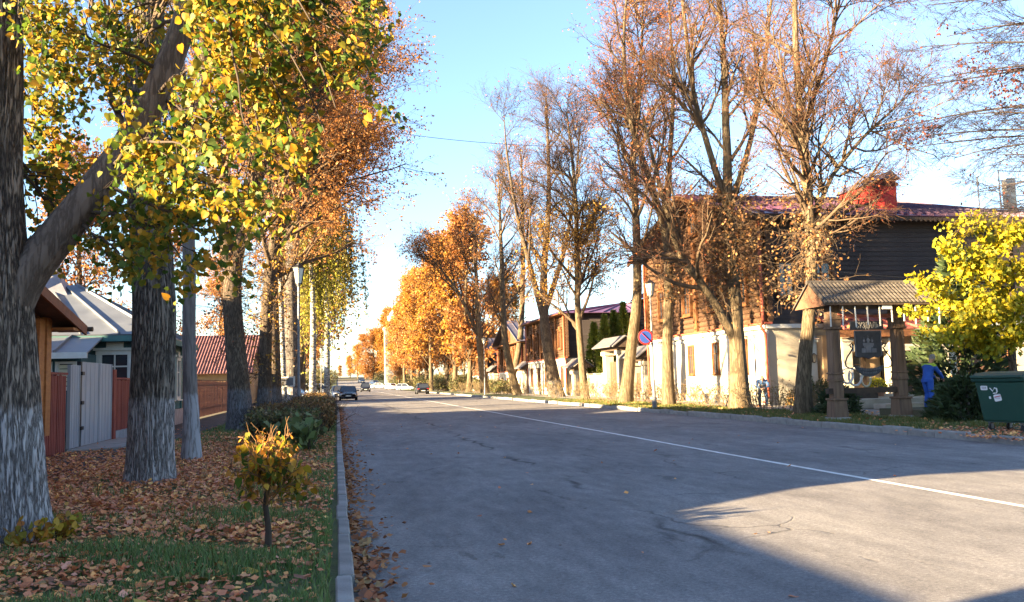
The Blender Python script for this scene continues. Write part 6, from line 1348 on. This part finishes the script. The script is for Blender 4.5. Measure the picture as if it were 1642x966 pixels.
    m = MB(); m.box(-.42, .42, y0 - .006, y0 + .05, .56, .66); put(m, 'grille', RUB)
    R.rotation_euler[2] = rz; return R
BK = paint('black car paint', (.012, .013, .018)); NV = paint('navy car paint', (.02, .035, .08)); SV = paint('silver car paint', (.42, .46, .50)); WH = paint('white car paint', (.72, .72, .71)); PB = paint('pale blue car paint', (.30, .40, .46))
make_car('dark sedan parked by the left kerb with its nose towards us', 'sedan', BK, (1.1, 89, .005), 0)
make_car('navy hatchback parked right behind the dark sedan', 'hatch', NV, (.3, 97.5, .016), .05)
make_car('pale blue car parked behind the navy hatchback', 'sedan', PB, (.5, 112, .016), -.1)
make_car('silver estate parked beside the pale blue car, furthest left', 'suv', SV, (-2.6, 116, .016), .5)
make_car('pale blue car half hidden behind the dark hedge', 'hatch', PB, (-3.4, 72.5, .016), 1.3)
make_car('dark off-road car driving down the middle of the road', 'suv', BK, (5.6, 178, .005), 0)
make_car('dark car parked with its tail to us at the right kerb', 'hatch', BK, (11.6, 122, .005), PI)
make_car('white car standing across the far right roadside', 'sedan', WH, (11.0, 232, zt(232) + .005), 1.35)
make_car('smaller white car right of the crossing white one', 'hatch', WH, (13.0, 212, zt(212) + .005), .5)
make_car('silver car parked before the round dark bush', 'hatch', SV, (14.6, 190, .005), 1.2)
make_car('dark car in the distance on the rising road', 'suv', NV, (8.2, 300, zt(300) + .005), .1)
make_car('dark car farther right on the rising road', 'sedan', NV, (11.5, 275, zt(275) + .005), .4)

# ================================================================== GRASS AND FALLEN LEAVES
g = G_(201)
def blades(n, x0, x1, y0, y1, z, h, g, mat, name, dens=None):
    p = np.stack([g.uniform(x0, x1, n), y0 + (y1 - y0) * g.uniform(0, 1, n) ** 1.35, np.full(n, z)], 1)
    cl = np.sin(p[:, 0] * 3.1 + np.sin(p[:, 1] * 2.3) * 1.5) + np.sin(p[:, 1] * 2.7 + p[:, 0]); keep = cl > g.uniform(-2.2, .9, n)
    if dens is not None: keep &= dens(p) > g.uniform(0, 1, n)
    p = p[keep]; n = len(p); th = g.uniform(0, 2 * PI, n); hh = h * g.uniform(.4, 1.3, n) * (1 + .3 * cl[keep]); w = .0045 * (1 + p[:, 1] * .04)
    sx = np.stack([np.cos(th), np.sin(th), np.zeros(n)], 1) * w[:, None]; b = np.stack([-np.sin(th), np.cos(th), np.zeros(n)], 1) * (hh * g.uniform(.1, .8, n))[:, None]; u = np.array([0, 0, 1.0]) * hh[:, None]
    v = np.stack([p - sx, p + sx, p + b * .4 + u * .6 + sx * .7, p + b * .4 + u * .6 - sx * .7, p + b + u], 1).reshape(-1, 3); q = np.arange(n)[:, None] * 5
    return prop(link(name, npmesh(name, v, [q + np.array([[0, 1, 2, 3]]), q + np.array([[3, 2, 4]])]), mat), kind='stuff')
GRS = leafmat('grass blades', [(0.102, 0.18, 0.0439), (0.167, 0.247, 0.0659), (0.0649, 0.12, 0.0394), (0.222, 0.226, 0.0878), (0.13, 0.21, 0.0548)], .3)
def gd(p):  # grass shows in the foreground and near the kerb, leaves bury it further back
    x, y = p[:, 0], p[:, 1]; return np.clip(1.25 - np.abs(y - 6.5) / 4.5, .04, 1) + np.clip((x + 1.5) / 1.5, 0, .35) + (y > 21) * .45
o = blades(100000, -4.6, -.06, 5.2, 16, .12, .085, g, GRS, 'grass', gd); prop(o, 'short green grass among fallen leaves in the foreground', 'grass')
o = blades(60000, -4.4, -.06, 16, 44, .12, .09, g, GRS, 'grass', gd); prop(o, 'grass on the left verge beyond the second trunk', 'grass')
o = blades(50000, 14.15, 17.4, 15.5, 60, .13, .08, g, leafmat('dry grass blades', [(.10, .13, .03), (.15, .15, .04), (.07, .10, .025), (.2, .16, .06)], .3), 'grass', lambda p: (p[:, 1] > 19.4) * 1.0); prop(o, 'yellowish grass along the right verge', 'grass')
LIT = leafmat('fallen leaves', [(0.51, 0.169, 0.0784), (0.696, 0.26, 0.113), (0.325, 0.12, 0.0696), (0.788, 0.399, 0.174), (0.602, 0.22, 0.122), (0.927, 0.439, 0.139), (0.417, 0.14, 0.0696), (0.741, 0.339, 0.227), (0.58, 0.169, 0.061), (0.974, 0.599, 0.209)], .12, .7)
CURL = np.array([[0, 0, .10], [.30, .42, .26], [.75, .34, .16], [1.05, 0, .30], [.75, -.34, .05], [.30, -.42, .16], [.5, 0, -.02]])
CF = np.array([[6, 0, 1], [6, 1, 2], [6, 2, 3], [6, 3, 4], [6, 4, 5], [6, 5, 0]])
def lay(pos, size, g, tilt=.35):
    n = len(pos); th = g.uniform(0, 2 * PI, n); ax = np.stack([np.cos(th), np.sin(th), g.normal(0, tilt, n)], 1); ax = unit(ax); up = unit(np.stack([g.normal(0, tilt, n), g.normal(0, tilt, n), np.where(g.uniform(0, 1, n) < .35, -1.0, 1.0)], 1)); sx = unit(np.cross(up, ax)); up = np.cross(ax, sx)
    s = size * g.uniform(.6, 1.35, n); cz = g.uniform(.2, 1.6, n); wv = g.uniform(.7, 1.1, n)
    v = pos[:, None] + s[:, None, None] * (CURL[None, :, :1] * ax[:, None] + CURL[None, :, 1:2] * wv[:, None, None] * sx[:, None] + (CURL[None, :, 2:] - .1) * cz[:, None, None] * up[:, None])
    v[:, :, 2] = np.maximum(v[:, :, 2], pos[:, None, 2] - .012)
    return v.reshape(-1, 3), ((np.arange(n) * 7)[:, None, None] + CF[None]).reshape(-1, 3)
def scatter(name, label, n, x0, x1, y0, y1, z, size, g, dens, mat=LIT, tilt=.35, zr=.03, ypow=1.0):
    p = np.stack([g.uniform(x0, x1, n), y0 + (y1 - y0) * g.uniform(0, 1, n) ** ypow, z + g.uniform(0, zr, n)], 1); p = p[dens(p) > g.uniform(0, 1, n)]
    v, f = lay(p, size, g, tilt); return prop(link(name, npmesh(name, v, [f]), mat), label, 'leaves', kind='stuff'), p
def vd(p):
    x, y = p[:, 0], p[:, 1]; return np.clip(.42 + .7 * np.clip((y - 7.0) / 4.0, 0, 1), 0, 1) * np.clip(1.15 - np.clip(x + 1.3, 0, 1.3) * .62, .15, 1) * np.clip(1.35 - np.clip(y - 15, 0, 20) * .07, .10, 1) * (.72 + .28 * np.sin(x * 2.3 + y * 1.7))
one = lambda p: np.ones(len(p))
scatter('fallen_leaves', 'brown fallen leaves covering the left verge', 70000, -4.4, -.08, 5.2, 30, .135, .060, g, vd, zr=.05, ypow=1.25)
scatter('fallen_leaves', 'brown fallen leaves strewn over the left footpath', 15000, -6.4, -4.1, 10, 36, .125, .066, g, lambda p: np.clip(1.2 - (p[:, 1] - 15) / 10, .03, 1), zr=.02)
scatter('fallen_leaves', 'leaves drifted in the gutter of the left kerb', 18000, .12, .75, 5.0, 62, .012, .068, g, lambda p: np.clip(np.exp(-(p[:, 0] - .1) / .13) * 1.25 * (.65 + .35 * np.sin(p[:, 1] * 1.9 + np.sin(p[:, 1] * .7) * 2)), .004, 1), zr=.07, ypow=1.7, mat=leafmat('gutter leaves', [(.30, .10, .04), (.38, .16, .06), (.20, .07, .03), (.45, .22, .09), (.26, .09, .035)], .12, .7))
scatter('fallen_leaves', 'leaves lying scattered on the road', 420, .3, 13.5, 5.5, 40, .008, .07, g, lambda p: np.clip(np.exp(-p[:, 0] / 1.6) + .12, 0, 1), zr=.004, ypow=1.3)
scatter('fallen_leaves', 'reddish leaves heaped under the green container', 3600, 13.6, 18.2, 14.0, 20.2, .115, .085, g, lambda p: np.clip(1.1 - np.abs(p[:, 1] - 17.2) / 3.4, 0, 1) * np.where(p[:, 0] < 14.15, np.where(np.abs(p[:, 1] - 16.6) < .9, 1, .1), .85), zr=.03)
scatter('fallen_leaves', 'leaves on the grass of the right verge', 2200, 14.2, 19.5, 19, 60, .135, .10, g, lambda p: np.full(len(p), .8), zr=.03)
# the leaves lying nearest are single things
colr = [((.40, .24, .10), 'tan'), ((.34, .11, .045), 'rust red'), ((.50, .34, .06), 'yellow'), ((.22, .09, .05), 'dark brown')]
lm = [pm('leaf ' + n_, c, tuple(x * .7 for x in c), 30, .7, .2, objrand=.3) for c, n_ in colr]
vv, ff = lay(np.zeros((4, 3)), 1.0, G_(5), .12); lms = []
for k in range(4):
    for q in range(4):
        me_ = npmesh('fallen_leaf', vv.reshape(4, 7, 3)[k], [CF], True); me_.materials.append(lm[q]); lms.append(me_)
for i in range(280):
    gut = i % 4 == 0
    x, y = (.16 + abs(g.normal(0, .10)), 5.9 + 3.2 * g.uniform() ** 1.3) if gut else (g.uniform(-2.9, -.12), 5.75 + 2.9 * g.uniform() ** 1.2)
    z = (.03 + g.uniform(0, .05)) if gut else .155 + g.uniform(0, .03); q = int(g.integers(0, 4)) if not gut else int(g.choice([1, 1, 0, 3]))
    o = link('fallen_leaf', lms[(i % 4) * 4 + q], None, None, (float(x), float(y), float(z)), float(g.uniform(0, 6.28))); s_ = float(.085 * g.uniform(.7, 1.3)); o.scale = (s_, s_, s_); o.rotation_euler[0] = float(g.normal(0, .25)); o.rotation_euler[1] = float(g.normal(0, .25))
    prop(o, colr[q][1] + (' curled leaf in the near gutter by the left kerb' if gut else ' fallen leaf lying on the foreground grass'), 'leaf', colr[q][1] + (' leaves in the near gutter' if gut else ' leaves on the foreground grass'))
